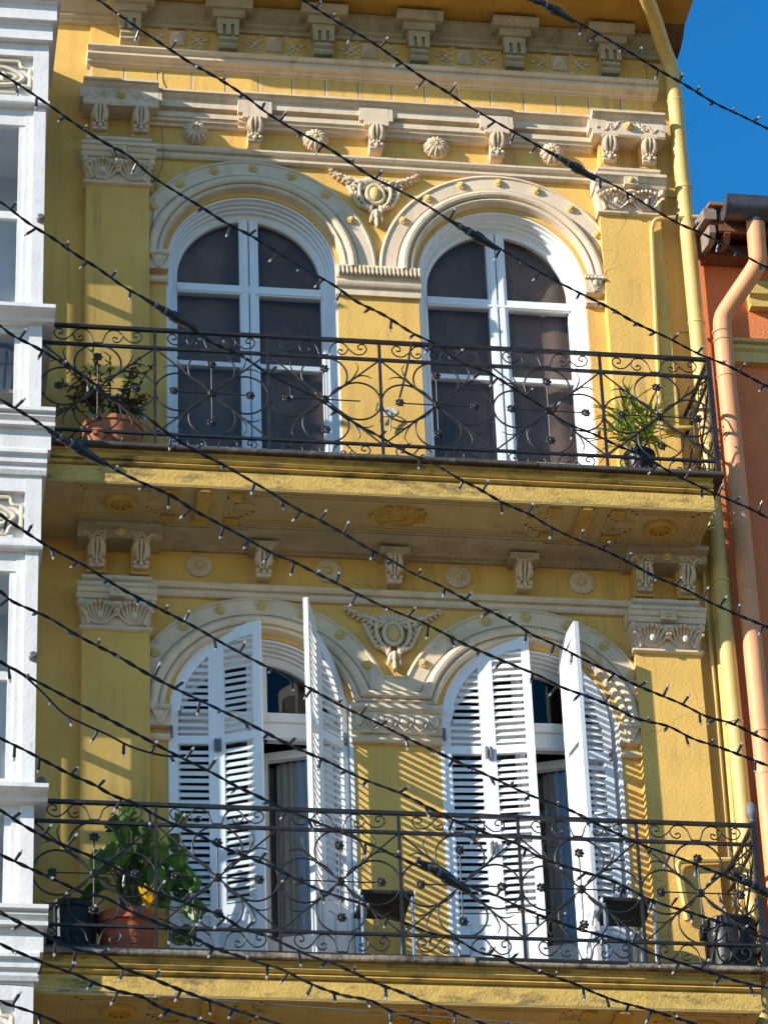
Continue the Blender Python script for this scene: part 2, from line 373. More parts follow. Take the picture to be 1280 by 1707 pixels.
# --- archivolts with rosette buttons
AP0 = [(.985, .02), (.985, -.05), (.968, -.058), (.962, -.045), (.865, -.045), (.862, -.03), (.853, -.03), (.848, -.06), (.835, -.085), (.815, -.098), (.795, -.095),
      (.783, -.08), (.779, -.055), (.772, -.055), (.770, -.072), (.757, -.08), (.746, -.07), (.740, -.045), (.735, .02)]
AP = [(.985-(.985-r)*1.13, y) for r, y in AP0]
btn = MB().lathe([(.030, .0), (.031, -.012), (.022, -.016), (.018, -.012), (.016, -.022), (.008, -.028), (.0, -.029)], n=12, axis='y')
for k in range(6):
    a = k*math.pi/3
    btn.ell((.02*math.cos(a), -.014, .02*math.sin(a)), (.009, .006, .009), None, 5, 3)
btn_me = btn.mesh('rosette_button', YELB)
zb = SPR-4
def mitre_z(r): return zb+.131+(r-.7025)*.86
def arch_mitred(c, side):
    """archivolt of the lower storey whose inner foot is mitred into the horizontal run over the pier"""
    m = MB(); n = 56; N = len(AP); secs = []
    for i in range(n+1):
        sec = []
        for r, y in AP:
            a0 = math.asin((mitre_z(r)-zb)/r); a = a0+(math.pi-a0)*i/n
            sec.append((c-side*r*math.cos(a), y, zb+r*math.sin(a)))
        secs.append(sec)
    vs = [p for q in secs for p in q]
    return m.add(vs, [(i*N+k, i*N+(k+1) % N, (i+1)*N+(k+1) % N, (i+1)*N+k) for i in range(n) for k in range(N)]+[tuple(range(N)), tuple(range(len(vs)-1, len(vs)-N-1, -1))])
for zo in ST:
    for c in (-CX, CX):
        m = MB().arch(AP, c, SPR+zo, 0, math.pi, 56) if zo == 0 else arch_mitred(c, 1 if c > 0 else -1)
        a = m.build('archivolt', TRIM, YB, ang=30)
        for k in range(-3, 4):
            t = math.radians(89+k*19.6)
            obj('rosette_button', btn_me, a, (c+.915*math.cos(t), -.045, SPR+zo+.915*math.sin(t)), (0, -t+rnd.random(), 0), (1.18, 1.2, 1.18))
# horizontal run linking the lower arches, its ends cut to the mitre
lk = []
for q in (-1, 1):
    lk.append([(q*(CX-math.sqrt(r*r-(mitre_z(r)-zb)**2)), y, mitre_z(r)) for r, y in AP])
N = len(AP)
MB().add(lk[0]+lk[1], [(k, (k+1) % N, (k+1) % N+N, k+N) for k in range(N)]+[tuple(range(N)), tuple(range(2*N-1, N-1, -1))]).build('arch_link', TRIM, YB, ang=30)
# imposts
def leafstrip(mb, x0, x1, z0, z1, y, n, fat=1.):
    w = (x1-x0)/n
    for i in range(n):
        x = x0+w*(i+.5)
        mb.ell((x, y, (z0+z1)/2), (w*.40, .022*fat, (z1-z0)*.5), None, 6, 5)
        mb.ell((x, y-.018*fat, z0+(z1-z0)*.22), (w*.30, .02*fat, (z1-z0)*.2), None, 6, 4)
# upper centre pier impost
m = MB().box(-.335, .335, -.06, .01, 17.855, 17.975); leafstrip(m, -.335, .335, 17.86, 17.972, -.07, 20)
m.prismx([(.01, 17.71), (-.03, 17.71), (-.03, 17.775), (-.05, 17.78), (-.065, 17.80), (-.065, 17.82), (-.05, 17.825), (-.05, 17.857), (.01, 17.857)], -.335, .335)
m.build('impost', TRIM, YB)
m = MB().box(-.335, .335, -.05, .01, zb-.10, zb+.13); 
for i in range(6):
    x = -.28+i*.112
    m.ell((x, -.055, zb-.01), (.034, .03, .055)); m.tube(catmull([(x-.05, -.05, zb+.05), (x-.045, -.066, zb-.03), (x, -.066, zb-.08), (x+.045, -.066, zb-.03), (x+.05, -.05, zb+.05)], 4), .0065, 5)
m.prismx([(.01, zb-.175), (-.045, zb-.175), (-.06, zb-.16), (-.06, zb-.145), (-.02, zb-.14), (-.02, zb-.10), (.01, zb-.10)], -.335, .335)
m.prismx([(.01, zb+.07), (-.06, zb+.07), (-.085, zb+.09), (-.085, zb+.125), (.01, zb+.13)], -.337, .337)
m.build('impost', TRIM, YB)
for zo in ST:
    for sx in (-1, 1):
        x0, x1 = sorted((sx*1.652, sx*1.806)); s = SPR+zo
        m = MB().box(x0, x1, -.07, .01, s-.115, s+.03)
        for k in range(-2, 3):
            xc = (x0+x1)/2
            m.tube(catmull([(xc+k*.004, -.075, s-.105), (xc+k*.017, -.09, s-.04), (xc+k*.028, -.105, s+.005), (xc+k*.03, -.115, s-.01)], 4), .012, 5)
        m.ell((xc, -.085, s-.03), (.03, .03, .04))
        m.prismx([(.01, s+.012), (-.09, s+.012), (-.1, s+.03), (-.1, s+.043), (.01, s+.045)], x0-.004, x1+.004)
        m.prismx([(.01, s-.215), (-.035, s-.215), (-.05, s-.2), (-.05, s-.175), (.01, s-.17)], x0, x1)
        m.build('impost', TRIM, YB)

# --- cartouche in the spandrel
def cartouche(zo):
    c = MB(); z = 18.66+zo
    def L(x, dz, ln, wd, ang, y=-.035, th=.022):
        for q in (-1, 1):
            R = RY(-q*ang)
            c.ell((q*x, y, z+dz), (ln, th, wd), R, 8, 5)
    c.tube([(.066*math.cos(2*math.pi*t/28), -.045, z+.015+.090*math.sin(2*math.pi*t/28)) for t in range(28)], .019, 8, closed=True)
    c.lathe([(.085, .01), (.08, -.03), (.0, -.03)], (0, 0, z+.015), 20, 'y')
    rr = random.Random(3)
    pts = [(.085, .115), (.125, .125), (.165, .135), (.205, .148), (.245, .162), (.28, .18), (.315, .20), (.345, .222)]
    for i, (x, dz) in enumerate(pts):
        s = 1-.07*i
        L(x, dz, .05*s, .022*s, math.radians(22+rr.uniform(-12, 12)), -.04-.012*(i % 2))
        L(x+.005, dz-.032*s, .040*s, .017*s, math.radians(-35+rr.uniform(-15, 15)), -.032)
        L(x-.01, dz+.028*s, .032*s, .014*s, math.radians(65+rr.uniform(-20, 20)), -.03)
    for q in (-1, 1):                                     # scroll arms beside the oval
        c.tube(catmull([(q*.06, -.04, z+.15), (q*.115, -.05, z+.10), (q*.125, -.05, z+.02), (q*.10, -.05, z-.06), (q*.05, -.05, z-.11)], 6), [.010]*6+[.017]*12+[.012]*7, 6)
        c.tube(catmull([(q*.10, -.045, z+.105), (q*.145, -.05, z+.13), (q*.17, -.05, z+.10), (q*.145, -.05, z+.085)], 5), .011, 6)
    for i, (x, dz) in enumerate([(.20, .075), (.185, .035), (.17, -.005), (.15, -.045), (.13, -.08)]):
        L(x, dz, .042, .016, math.radians(50+rr.uniform(-10, 10)), -.028); L(x-.03, dz-.005, .03, .012, math.radians(100+rr.uniform(-15, 15)), -.026)
    for x, dz, ln, wd, an in [(.04, -.13, .045, .018, 100), (.065, -.115, .045, .018, 60), (.028, -.18, .05, .018, 110), (.04, -.225, .035, .014, 100), (.085, -.115, .035, .016, 35)]:
        L(x, dz, ln, wd, math.radians(an), -.045, .03)
    for dz, w, h in ((-.19, .022, .055), (-.255, .02, .04), (-.29, .014, .028)): c.ell((0, -.06, z+dz), (w, .03, h))
    for k in range(-3, 4):
        a = math.radians(90+k*26)
        c.ell((.042*k*.6, -.045, z+.135+.02*math.cos(k*.5)), (.017, .025, .045), RY(-(math.pi/2-a)*.8), 6, 5)
    o = c.build('cartouche', TRIM, YB)
    MB().ell((0, -.045, z+.015), (.05, .04, .072), None, 16, 10).build('cartouche_oval', YELB, o)
for zo in ST: cartouche(zo)

# --- frieze: consoles, rosettes, entablature
con = MB()
prof = [(.02, .0), (-.085, .0), (-.10, .012), (-.105, .035), (-.095, .055), (-.10, .08), (-.125, .12), (-.15, .165), (-.165, .19), (-.168, .205), (.02, .205)]
con.prismx(prof, -.05, .05); con.box(-.062, .062, -.175, .02, .195, .21)
for sx in (-1, 1):
    con.tube(catmull([(sx*.026, -.172, .19), (sx*.038, -.168, .15), (sx*.034, -.14, .10), (sx*.018, -.115, .075)], 5), [.012]+[.017]*13+[.01, .008], 6)
    con.tube(catmull([(sx*.05, -.155, .17), (sx*.058, -.14, .12), (sx*.05, -.115, .085)], 4), .010, 5)
    con.ell((sx*.045, -.112, .038), (.02, .022, .018)); con.ell((sx*.022, -.122, .062), (.014, .016, .014))
con.tube(catmull([(0, -.185, .195), (0, -.172, .14), (0, -.135, .08), (0, -.122, .04)], 5), [.010]*8+[.008]*8, 5)
con.ell((0, -.125, .025), (.018, .02, .022)); con.tube([(-.055, -.1, .012), (.055, -.1, .012)], .016, 8)
con_me = con.mesh('console', TRIM)
ros = MB()
ros.lathe([(.108, .0), (.105, -.02), (.085, -.05), (.055, -.072), (.0, -.078)], n=24, axis='y')
for k in range(12):
    a = 2*math.pi*k/12
    R = RY(-a)
    ros.tube(catmull([(.105*math.cos(a), -.018, .105*math.sin(a)), (.085*math.cos(a), -.055, .085*math.sin(a)), (.055*math.cos(a), -.08, .055*math.sin(a)), (.03*math.cos(a), -.084, .03*math.sin(a))], 3), [.014]*3+[.018]*4+[.012]*3, 6)
    a += math.pi/12
    ros.ell((.096*math.cos(a), -.03, .096*math.sin(a)), (.02, .016, .009), R @ RY(-math.pi/12), 6, 4)
ros_me = ros.mesh('frieze_rosette', TRIM); rosc_me = MB().ell((0, -.084, 0), (.026, .016, .026), None, 10, 6).mesh('rosette_centre', YELB)
rosl = MB().lathe([(.106, .0), (.103, -.02), (.075, -.032), (.04, -.022), (.0, -.022)], n=24, axis='y')
for k in range(14):
    a = 2*math.pi*k/14
    rosl.ell((.074*math.cos(a), -.026, .074*math.sin(a)), (.034, .016, .014), RY(-a), 6, 4)
rosl_me = rosl.mesh('frieze_rosette', TRIM); roslc_me = MB().ell((0, -.025, 0), (.033, .025, .033), None, 10, 6).mesh('rosette_centre', YELB)
CONX = [-2.2, -1.875, -.962, .016, .998, 1.912, 2.238]
for zo in ST:
    for x in CONX:
        pr = -.10 if abs(x) > 1.5 else 0
        if pr: MB().box(x-.07, x+.07, -.10, .01, 19.06+zo, 19.3+zo).build('console_block', YEL, YB, False)
        obj('console', con_me, YB, (x, pr*.4, 19.085+zo))
    for x in (-1.43, -.465, .515, 1.46):
        o = obj('frieze_rosette', ros_me if zo == 0 else rosl_me, YB, (x, 0, (19.195 if zo == 0 else 19.205)+zo), (0, rnd.random(), 0), (.93, .95, .93))
        obj('rosette_centre', rosc_me if zo == 0 else roslc_me, o)

# entablature (upper storey): two side runs, a proud centre run, console blocks, two end blocks
def entab(x0, x1, d):
    return [(.02, 19.245), (-.03-d, 19.245), (-.035-d, 19.27), (-.065-d, 19.275), (-.07-d, 19.30), (-.085-d, 19.302), (-.085-d, 19.345), (-.05-d, 19.352), (-.05-d, 19.385), (-.105-d, 19.387),
            (-.105-d, 19.455), (-.115-d, 19.46), (-.14-d, 19.485), (-.14-d, 19.492), (-.165-d, 19.497), (-.165-d, 19.515), (.02, 19.535)]
en = MB()
en.prismx(entab(0, 0, 0), -1.80, -1.085); en.prismx(entab(0, 0, .03), -1.09, 1.125); en.prismx(entab(0, 0, 0), 1.12, 1.80)
for x in (-.962, .016, .998):
    en.prismx([(.02, 19.29), (-.15, 19.29), (-.152, 19.31), (-.155, 19.455), (.02, 19.456)], x-.10, x+.10)
    for sx in (-1, 1): en.prismx([(.02, 19.335), (-.152, 19.335), (-.153, 19.455), (.02, 19.455)], *sorted((x+sx*.099, x+sx*.135)))
for x in (-2.037, 2.075):
    en.prismx([(.02, 19.295), (-.19, 19.295), (-.2, 19.31), (-.2, 19.455), (-.23, 19.48), (-.23, 19.49), (-.255, 19.495), (-.255, 19.515), (.02, 19.53)], x-.30, x+.30)
    en.prismx([(.02, 19.36), (-.198, 19.36), (-.198, 19.453), (.02, 19.453)], x-.325, x+.325)
en = en.build('entablature', TRIM, YB, ang=25)
def scroll_pts(x, y, z, s, q):
    P = []
    for i in range(22):
        a = i/21*math.pi*3.2; r = .036*(1-i/26)
        P.append((x+q*s*(r*math.cos(a)), y, z+r*math.sin(a)))
    return P
def scrolls(xc, z, y, par):
    for q in (-1, 1):
        sc = MB()
        sc.tube(scroll_pts(xc+q*.135, y, z-.005, 1, q), .0075, 5)
        sc.tube(catmull([(xc+q*.099, y, z), (xc+q*.075, y, z+.05), (xc+q*.04, y, z+.055)], 5), .0075, 5)
        sc.tube(catmull([(xc+q*.171, y, z-.005), (xc+q*.2, y, z-.04), (xc+q*.235, y, z-.005), (xc+q*.27, y, z-.02)], 5), .0075, 5)
        sc.build('scroll_relief', TRIM, par)
    o = obj('rosette_button', btn_me, par, (xc, y, z+.005)); o.scale = (1.25, 1.6, 1.25)
for x in (-2.037, 2.075): scrolls(x, 19.385, -.203, en)

# --- lower storey: cove cornice carrying the upper balcony
cv = MB()
def cove(y0, y1):
    pts = [(.02, 15.322), (-.035, 15.322), (-.045, 15.330), (y0, 15.332)]
    for i in range(1, 7):
        t = i/6*math.pi/2
        pts.append((y0+(y1-y0)*(1-math.cos(t)), 15.332+.034*math.sin(t)))
    return pts+[(y1-.02, 15.368), (y1-.02, 15.378), (y1-.045, 15.38), (y1-.045, 15.391), (.02, 15.3915)]
cv.prismx(cove(-.06, -.26), -1.80, -1.09); cv.prismx(cove(-.09, -.29), -1.095, 1.12); cv.prismx(cove(-.06, -.26), 1.115, 1.80)
for x in (-2.037, 2.075): cv.prismx([(.02, 15.295), (-.21, 15.296), (-.215, 15.305), (-.235, 15.355), (-.32, 15.358), (-.32, 15.3915), (.02, 15.3915)], x-.31, x+.31)
for x in (-.962, .016, .998): cv.prismx([(.02, 15.292), (-.18, 15.292), (-.20, 15.335), (.02, 15.336)], x-.11, x+.11)
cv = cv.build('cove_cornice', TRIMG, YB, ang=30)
for x in (-2.037, 2.075): scrolls(x, 15.33, -.226, cv)

# --- frieze blocks over the entablature
joints = [-2.270+i*.2712 for i in range(18)]
for i in range(17):
    x0, x1 = joints[i]+.016, joints[i+1]-.006
    MB().prismx([(.02, 19.52), (-.045, 19.52), (-.045, 19.832), (.02, 19.832)], x0, x1).build('frieze_block', YEL, YB, False)
    MB().prismx([(.02, 19.53), (-.043, 19.53), (-.043, 19.83), (.02, 19.83)], x0-.016, x0-.0005).build('joint_bead', TRIM, YB, False)
jm = MB().box(-2.262, 2.332, -.012, .02, 19.52, 19.832).build('joint_backing', TRIM, YB, False)
mould('upper_moulding', [(.02, 19.79), (-.05, 19.79), (-.06, 19.805), (-.07, 19.80), (-.085, 19.81), (-.085, 19.825), (-.12, 19.835), (-.135, 19.85), (-.135, 19.868), (-.125, 19.873), (-.125, 19.885),
      (-.15, 19.893), (-.165, 19.908), (-.165, 19.922), (.02, 19.93)], -2.30, 2.37)
MB().box(-2.27, 2.31, -.022, .02, 19.93, 20.42).build('upper_frieze', YEL, YB, False)
# modillions, bosses, sprigs
mod = MB()
mod.prismx([(.02, -.02), (-.12, -.02), (-.138, .0), (-.138, .02), (-.12, .035), (-.13, .04), (-.148, .05), (-.148, .075), (-.135, .085), (-.135, .24), (.02, .24)], -.075, .075)
for x in (-.066, 0, .066): mod.box(x-.020, x+.020, -.165, -.12, .088, .19)
mod.prismx([(.02, .19), (-.165, .19), (-.17, .2), (-.17, .245), (.02, .246)], -.09, .09)
mod.prismx([(.02, .245), (-.19, .245), (-.215, .27), (-.215, .30), (.02, .301)], -.13, .13)
mod.prismx([(.02, .30), (-.25, .30), (-.29, .345), (-.29, .37), (.02, .371)], -.19, .19)
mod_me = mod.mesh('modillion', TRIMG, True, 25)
for x in (-1.963, -1.167, -.390, .395, 1.187, 1.987): obj('modillion', mod_me, YB, (x, -.012, 20.01))
bos = MB().add([(-.066, -.0, -.07), (.066, 0, -.07), (.066, 0, .07), (-.066, 0, .07), (-.066, -.014, -.07), (.066, -.014, -.07), (.066, -.014, .07), (-.066, -.014, .07), (0, -.105, 0)],
      [(0, 1, 5, 4), (1, 2, 6, 5), (2, 3, 7, 6), (3, 0, 4, 7), (4, 5, 8), (5, 6, 8), (6, 7, 8), (7, 4, 8), (3, 2, 1, 0)])
bos_me = bos.mesh('diamond_boss', TRIM, False)
spg = MB()
for q in (-1, 1):
    for a, b, c in (((.10, .045), (.15, .005), (.20, .03)), ((.11, -.05), (.15, -.01), (.205, -.05)), ((.12, .08), (.07, .105), (.0, .11)), ((.12, -.08), (.07, -.11), (0, -.115))):
        spg.tube(catmull([(q*a[0], -.006, a[1]), (q*b[0], -.01, b[1]), (q*c[0], -.006, c[1])], 4), .0085, 5)
    for x, z in ((.135, .03), (.175, .05), (.18, -.03), (.15, -.05), (.215, .0), (.235, .005), (.16, .0)): spg.ell((q*x, -.006, z), (.018, .012, .012))
spg_me = spg.mesh('leaf_sprig', TRIM)
for x in (-1.565, -.778, .002, .79, 1.587):
    o = obj('diamond_boss', bos_me, YB, (x, -.02, 20.13)); obj('leaf_sprig', spg_me, o, (0, -.002, 0))
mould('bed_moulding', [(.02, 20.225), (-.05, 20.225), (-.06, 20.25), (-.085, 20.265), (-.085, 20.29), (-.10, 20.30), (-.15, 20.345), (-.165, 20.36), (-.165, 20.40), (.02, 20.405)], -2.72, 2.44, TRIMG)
MB().prismx([(.02, 20.41), (-.62, 20.41), (-.62, 20.49), (-.67, 20.51), (-.70, 20.55), (-.70, 20.6), (.5, 20.72), (.5, 20.41)], -2.72, 2.60).build('eave', EAVE, YB, False)
MB().prismx([(.02, 20.30), (-.12, 20.31), (-.22, 20.345), (-.30, 20.409), (.02, 20.409)], 2.44, 2.60).build('eave_bracket', BROWN, YB, False)
MB().tube([(-2.72, -.78, 20.60), (2.72, -.78, 20.60)], .075, 12).build('gutter', YPIPE, YB)
MB().prismx([(-.7, 20.62), (6, 22.5), (6, 22.4), (-.7, 20.55)], -2.72, 2.62).build('roof', ROOF, YB, False)

# ================================================================== windows
LIN = [(RO-.002, .012), (.655, .012), (.655, .05), (.645, .056), (.645, .095), (.632, .10), (.632, .14), (.618, .145), (.618, .185), (.603, .187), (.603, .25), (RO-.002, .25)]
SAS = [(.6035, .19), (.585, .185), (.572, .195), (.566, .205), (.566, .245), (.6035, .245)]
def window(c, zo, tr0, tr1, bar, name='window'):
    GL = GLASSU if zo == 0 else GLASS
    z0 = 15.62+zo; zs = SPR+zo
    w = MB().arch(LIN, c, zs, 0, math.pi, 40, legs=z0).build(name, WHITE, YB, ang=30)
    w['label'] = 'arched white framed french window'
    f = MB().arch(SAS, c, zs, 0, math.pi, 40, legs=z0)
    zt = zs+.585
    lower = bar is None
    for sx in (-1, 1):
        zl = tr0 if (lower and sx > 0) else z0
        f.box(*sorted((c+sx*.004, c+sx*.075)), .188, .246, zl, zs+.575); f.box(*sorted((c+sx*.012, c+sx*.05)), .178, .19, zl, zs+.575)
    f.box(c-.57, c+.57, .186, .248, tr0, tr1); f.box(c-.57, c+.57, .176, .19, tr0+.012, tr0+.03)
    if tr1-tr0 > .12: f.prismx([(.19, tr1-.07), (.165, tr1-.065), (.15, tr1-.02), (.15, tr1), (.19, tr1)], c-.565, c+.565)
    f.box(c-.57, c+.57, .19, .244, bar-.02, bar+.02) if bar else None
    kt = 16.385+zo
    f.box(c-.57, c if lower else c+.57, .191, .243, z0, kt)
    for sx in ((-1,) if lower else (-1, 1)): f.box(*sorted((c+sx*.13, c+sx*.52)), .18, .2, z0+.2, kt-.09)
    f.build('sash_frame', WHITE, w, ang=30)
    zs_ = [kt, bar, tr0] if bar else [kt, tr0]
    for sx in (-1, 1):
        x0, x1 = sorted((c+sx*.07, c+sx*.572))
        for a, b in zip(zs_[:-1], zs_[1:]):
            if lower and sx > 0: continue
            MB().box(x0, x1, .214, .219, a, b).build('glass_pane', GL, w, False)
        P = [(c+sx*.07, tr1-.01)]+[(c+sx*.575*math.cos(t), max(tr1-.01, zs+.575*math.sin(t))) for t in [math.pi/2*i/14 for i in range(15)] if .575*math.cos(t) > .07]
        P.append((c+sx*.07, zs+math.sqrt(.575**2-.07**2)))
        MB().prismy(P, .214, .219).build('glass_pane', GLASSU, w, False)
    if lower:                                            # right hand door leaf standing ajar into the room
        d = MB().box(-.56, -.495, -.026, .026, z0, tr0-.004).box(-.065, 0, -.026, .026, z0, tr0-.004).box(-.495, -.065, -.026, .026, z0, kt).box(-.495, -.065, -.026, .026, tr0-.07, tr0-.004)
        d.box(-.42, -.14, -.036, -.02, z0+.2, kt-.09); d.box(-.495, -.065, -.0025, .0025, tr0-.08, tr0-.06)
        d = d.build('door_leaf', WHITE, YB, False, loc=(c+.566, .245, 0)); d.rotation_euler = (0, 0, math.radians(-20)); d['label'] = 'white glazed door leaf standing ajar'
        MB().box(-.50, -.06, -.0025, .0025, kt-.01, tr0-.065).build('glass_pane', GL, d, False)
        nc = MB(); n = 40
        vs = [p for i in range(n+1) for p in ((-.44+.36*i/n, .05+.014*math.sin(i*.95)+.006*math.sin(i*2.3), kt-.3), (-.44+.36*i/n, .05+.014*math.sin(i*.95)+.006*math.sin(i*2.3), tr0-.07))]
        nc.add(vs, [(2*i, 2*i+2, 2*i+3, 2*i+1) for i in range(n)]).build('reflection_strip', REFL, d)  # folded pale strip added behind the glass to imitate reflected louvres
    return w
for c in (-CX, CX):
    w = window(c, 0, 17.80, 17.885, 17.14)
    cu = MB(); n = 60                                  # curtain hanging in folds behind the glass
    vs = []
    for i in range(n+1):
        x = c-.66+1.32*i/n; y = .30+.010*math.sin(i*.31+c)+.004*math.sin(i*.83)
        zc = SPR+math.sqrt(max(0, .66**2-(x-c)**2))
        vs += [(x, y, 15.7), (x, y, zc), (x, y+.006, 15.7), (x, y+.006, zc)]
    fs = [(4*i, 4*i+4, 4*i+5, 4*i+1) for i in range(n)]+[(4*i+2, 4*i+3, 4*i+7, 4*i+6) for i in range(n)]
    cu.add(vs, fs); cu.build('curtain', CURT, w)
    window(c, -4, 13.875, 14.08, None)

# ================================================================== shutters (lower storey)
LW = .345; RSH = .69; SZ0 = 11.71; SCZ = 13.99
slat_me = MB().add([(0, -.019, -.021), (0, -.010, -.022), (0, .019, .021), (0, .010, .022), (1, -.019, -.021), (1, -.010, -.022), (1, .019, .021), (1, .010, .022)],
      [(0, 1, 2, 3), (7, 6, 5, 4), (0, 4, 5, 1), (1, 5, 6, 2), (2, 6, 7, 3), (3, 7, 4, 0)]).mesh('slat', WHITE, False)
def shutter(hx, hy, dx, dy, outer, flip, label):
    """leaf from its hinge edge (hx,hy) towards (dx,dy); local u along the leaf, local -y = street face when closed.
    u_c(u) is the distance from the arch centre line for the arch top"""
    ang = math.atan2(dy, dx)
    if flip: ang += math.pi                             # local +x points back to the hinge for right-hand leaves
    T = .034
    if not flip: u0, u1 = 0, LW
    else: u0, u1 = -LW, 0
    def cen(u):
        d = abs(u)
        return (2*LW-d) if outer else (LW-d)
    def top(u, R=RSH): 
        c = cen(u); return SCZ+math.sqrt(max(0, R*R-c*c))
    m = MB(); st = .062
    N = 16
    def strip(a, b, lo, hi, n=1):
        for i in range(n):
            x, y = a+(b-a)*i/n, a+(b-a)*(i+1)/n
            P = [(x, lo(x)), (y, lo(y)), (y, hi(y)), (x, hi(x))]
            m.prismy(P, -T/2, T/2)
    z0 = SZ0
    strip(u0, u0+st, lambda u: z0, top, 6); strip(u1-st, u1, lambda u: z0, top, 6)
    def lt(u): return max(13.80, SCZ+math.sqrt(max(0, (RSH-.085)**2-min(cen(u), RSH-.085)**2))) if outer else top(u, RSH)-.10
    strip(u0+st, u1-st, lt, top, N)
    m.box(u0+st, u1-st, -T/2, T/2, 13.72, 13.785); m.box(u0+st, u1-st, -T/2, T/2, 12.36, 12.44)
    m.box(u0+st, u1-st, -T/2+.01, T/2-.01, z0, 12.36); m.box(u0+st, u1-st, -T/2, T/2, z0, z0+.09); m.box((u0+u1)/2-.025, (u0+u1)/2+.025, -T/2, T/2, z0, 12.36)
    o = m.build('shutter', WHITE, YB, False, loc=(hx, hy, 0)); o.rotation_euler = (0, 0, ang); o['label'] = label
    z = 12.47
    while z < 14.75:
        if not (13.69 < z < 13.815):
            a, b = u0+st, u1-st
            if z > 13.8:
                us = [a+(b-a)*i/30 for i in range(31)]; ok = [u for u in us if lt(u) > z-.005]
                if len(ok) < 3: z += .0565; continue
                a, b = min(ok), max(ok)
            obj('slat', slat_me, o, (a-.003, 0, z+rnd.uniform(-.0018, .0018)), (rnd.gauss(0, .05), rnd.uniform(-.006, .006), 0), (b-a+.006, 1, 1))
        z += .0565
    return o
def leafpair(p0, p1, p2, right, la, lb):
    d1 = (p1[0]-p0[0], p1[1]-p0[1]); d2 = (p2[0]-p1[0], p2[1]-p1[1])
    shutter(p0[0], p0[1], d1[0], d1[1], True, right, la); shutter(p1[0], p1[1], d2[0], d2[1], False, right, lb)
leafpair((-1.655, .02), (-1.312, .0), (-1.02, -.13), False, 'nearly closed white louvred shutter leaf beside the green plant', 'white louvred shutter leaf tilted slightly outward')
leafpair((-.365, .03), (-.605, -.19), (-.72, -.53), True, 'half open white louvred shutter leaf', 'white louvred shutter leaf standing out from the wall edge on')
leafpair((.342, .02), (.672, .0), (.99, -.07), False, 'closed sunlit white louvred shutter leaf', 'closed sunlit white louvred shutter leaf near the open gap')
leafpair((1.60, .03), (1.262, .0), (1.318, -.342), True, 'shaded white louvred shutter leaf with striped shadows', 'sunlit white louvred shutter leaf folded straight out')
hm = MB().box(-.012, .012, -.012, .0, -.045, .045).lathe([(.008, -.05), (.008, .05)], (0, -.012, 0), 6).mesh('hinge', HINGE)
for x, y, z in ((-1.645, -.02, 13.80), (-1.325, -.03, 13.70), (-1.298, -.03, 13.70), (.658, -.028, 13.72), (.688, -.028, 13.72), (.658, -.03, 12.95), (.688, -.03, 12.95), (.350, -.02, 13.86), (1.585, .0, 13.75), (-.375, -.0, 13.8), (1.585, .0, 12.6)):
    obj('hinge', hm, YB, (x, y, z))
for c in (-CX, CX):                                       # outer jamb posts the shutters hang on
    for sx in (-1, 1): MB().box(*sorted((c+sx*.645, c+sx*.671)), -.012, .05, 11.69, 13.99).build('shutter_jamb', WHITE, YB, False)

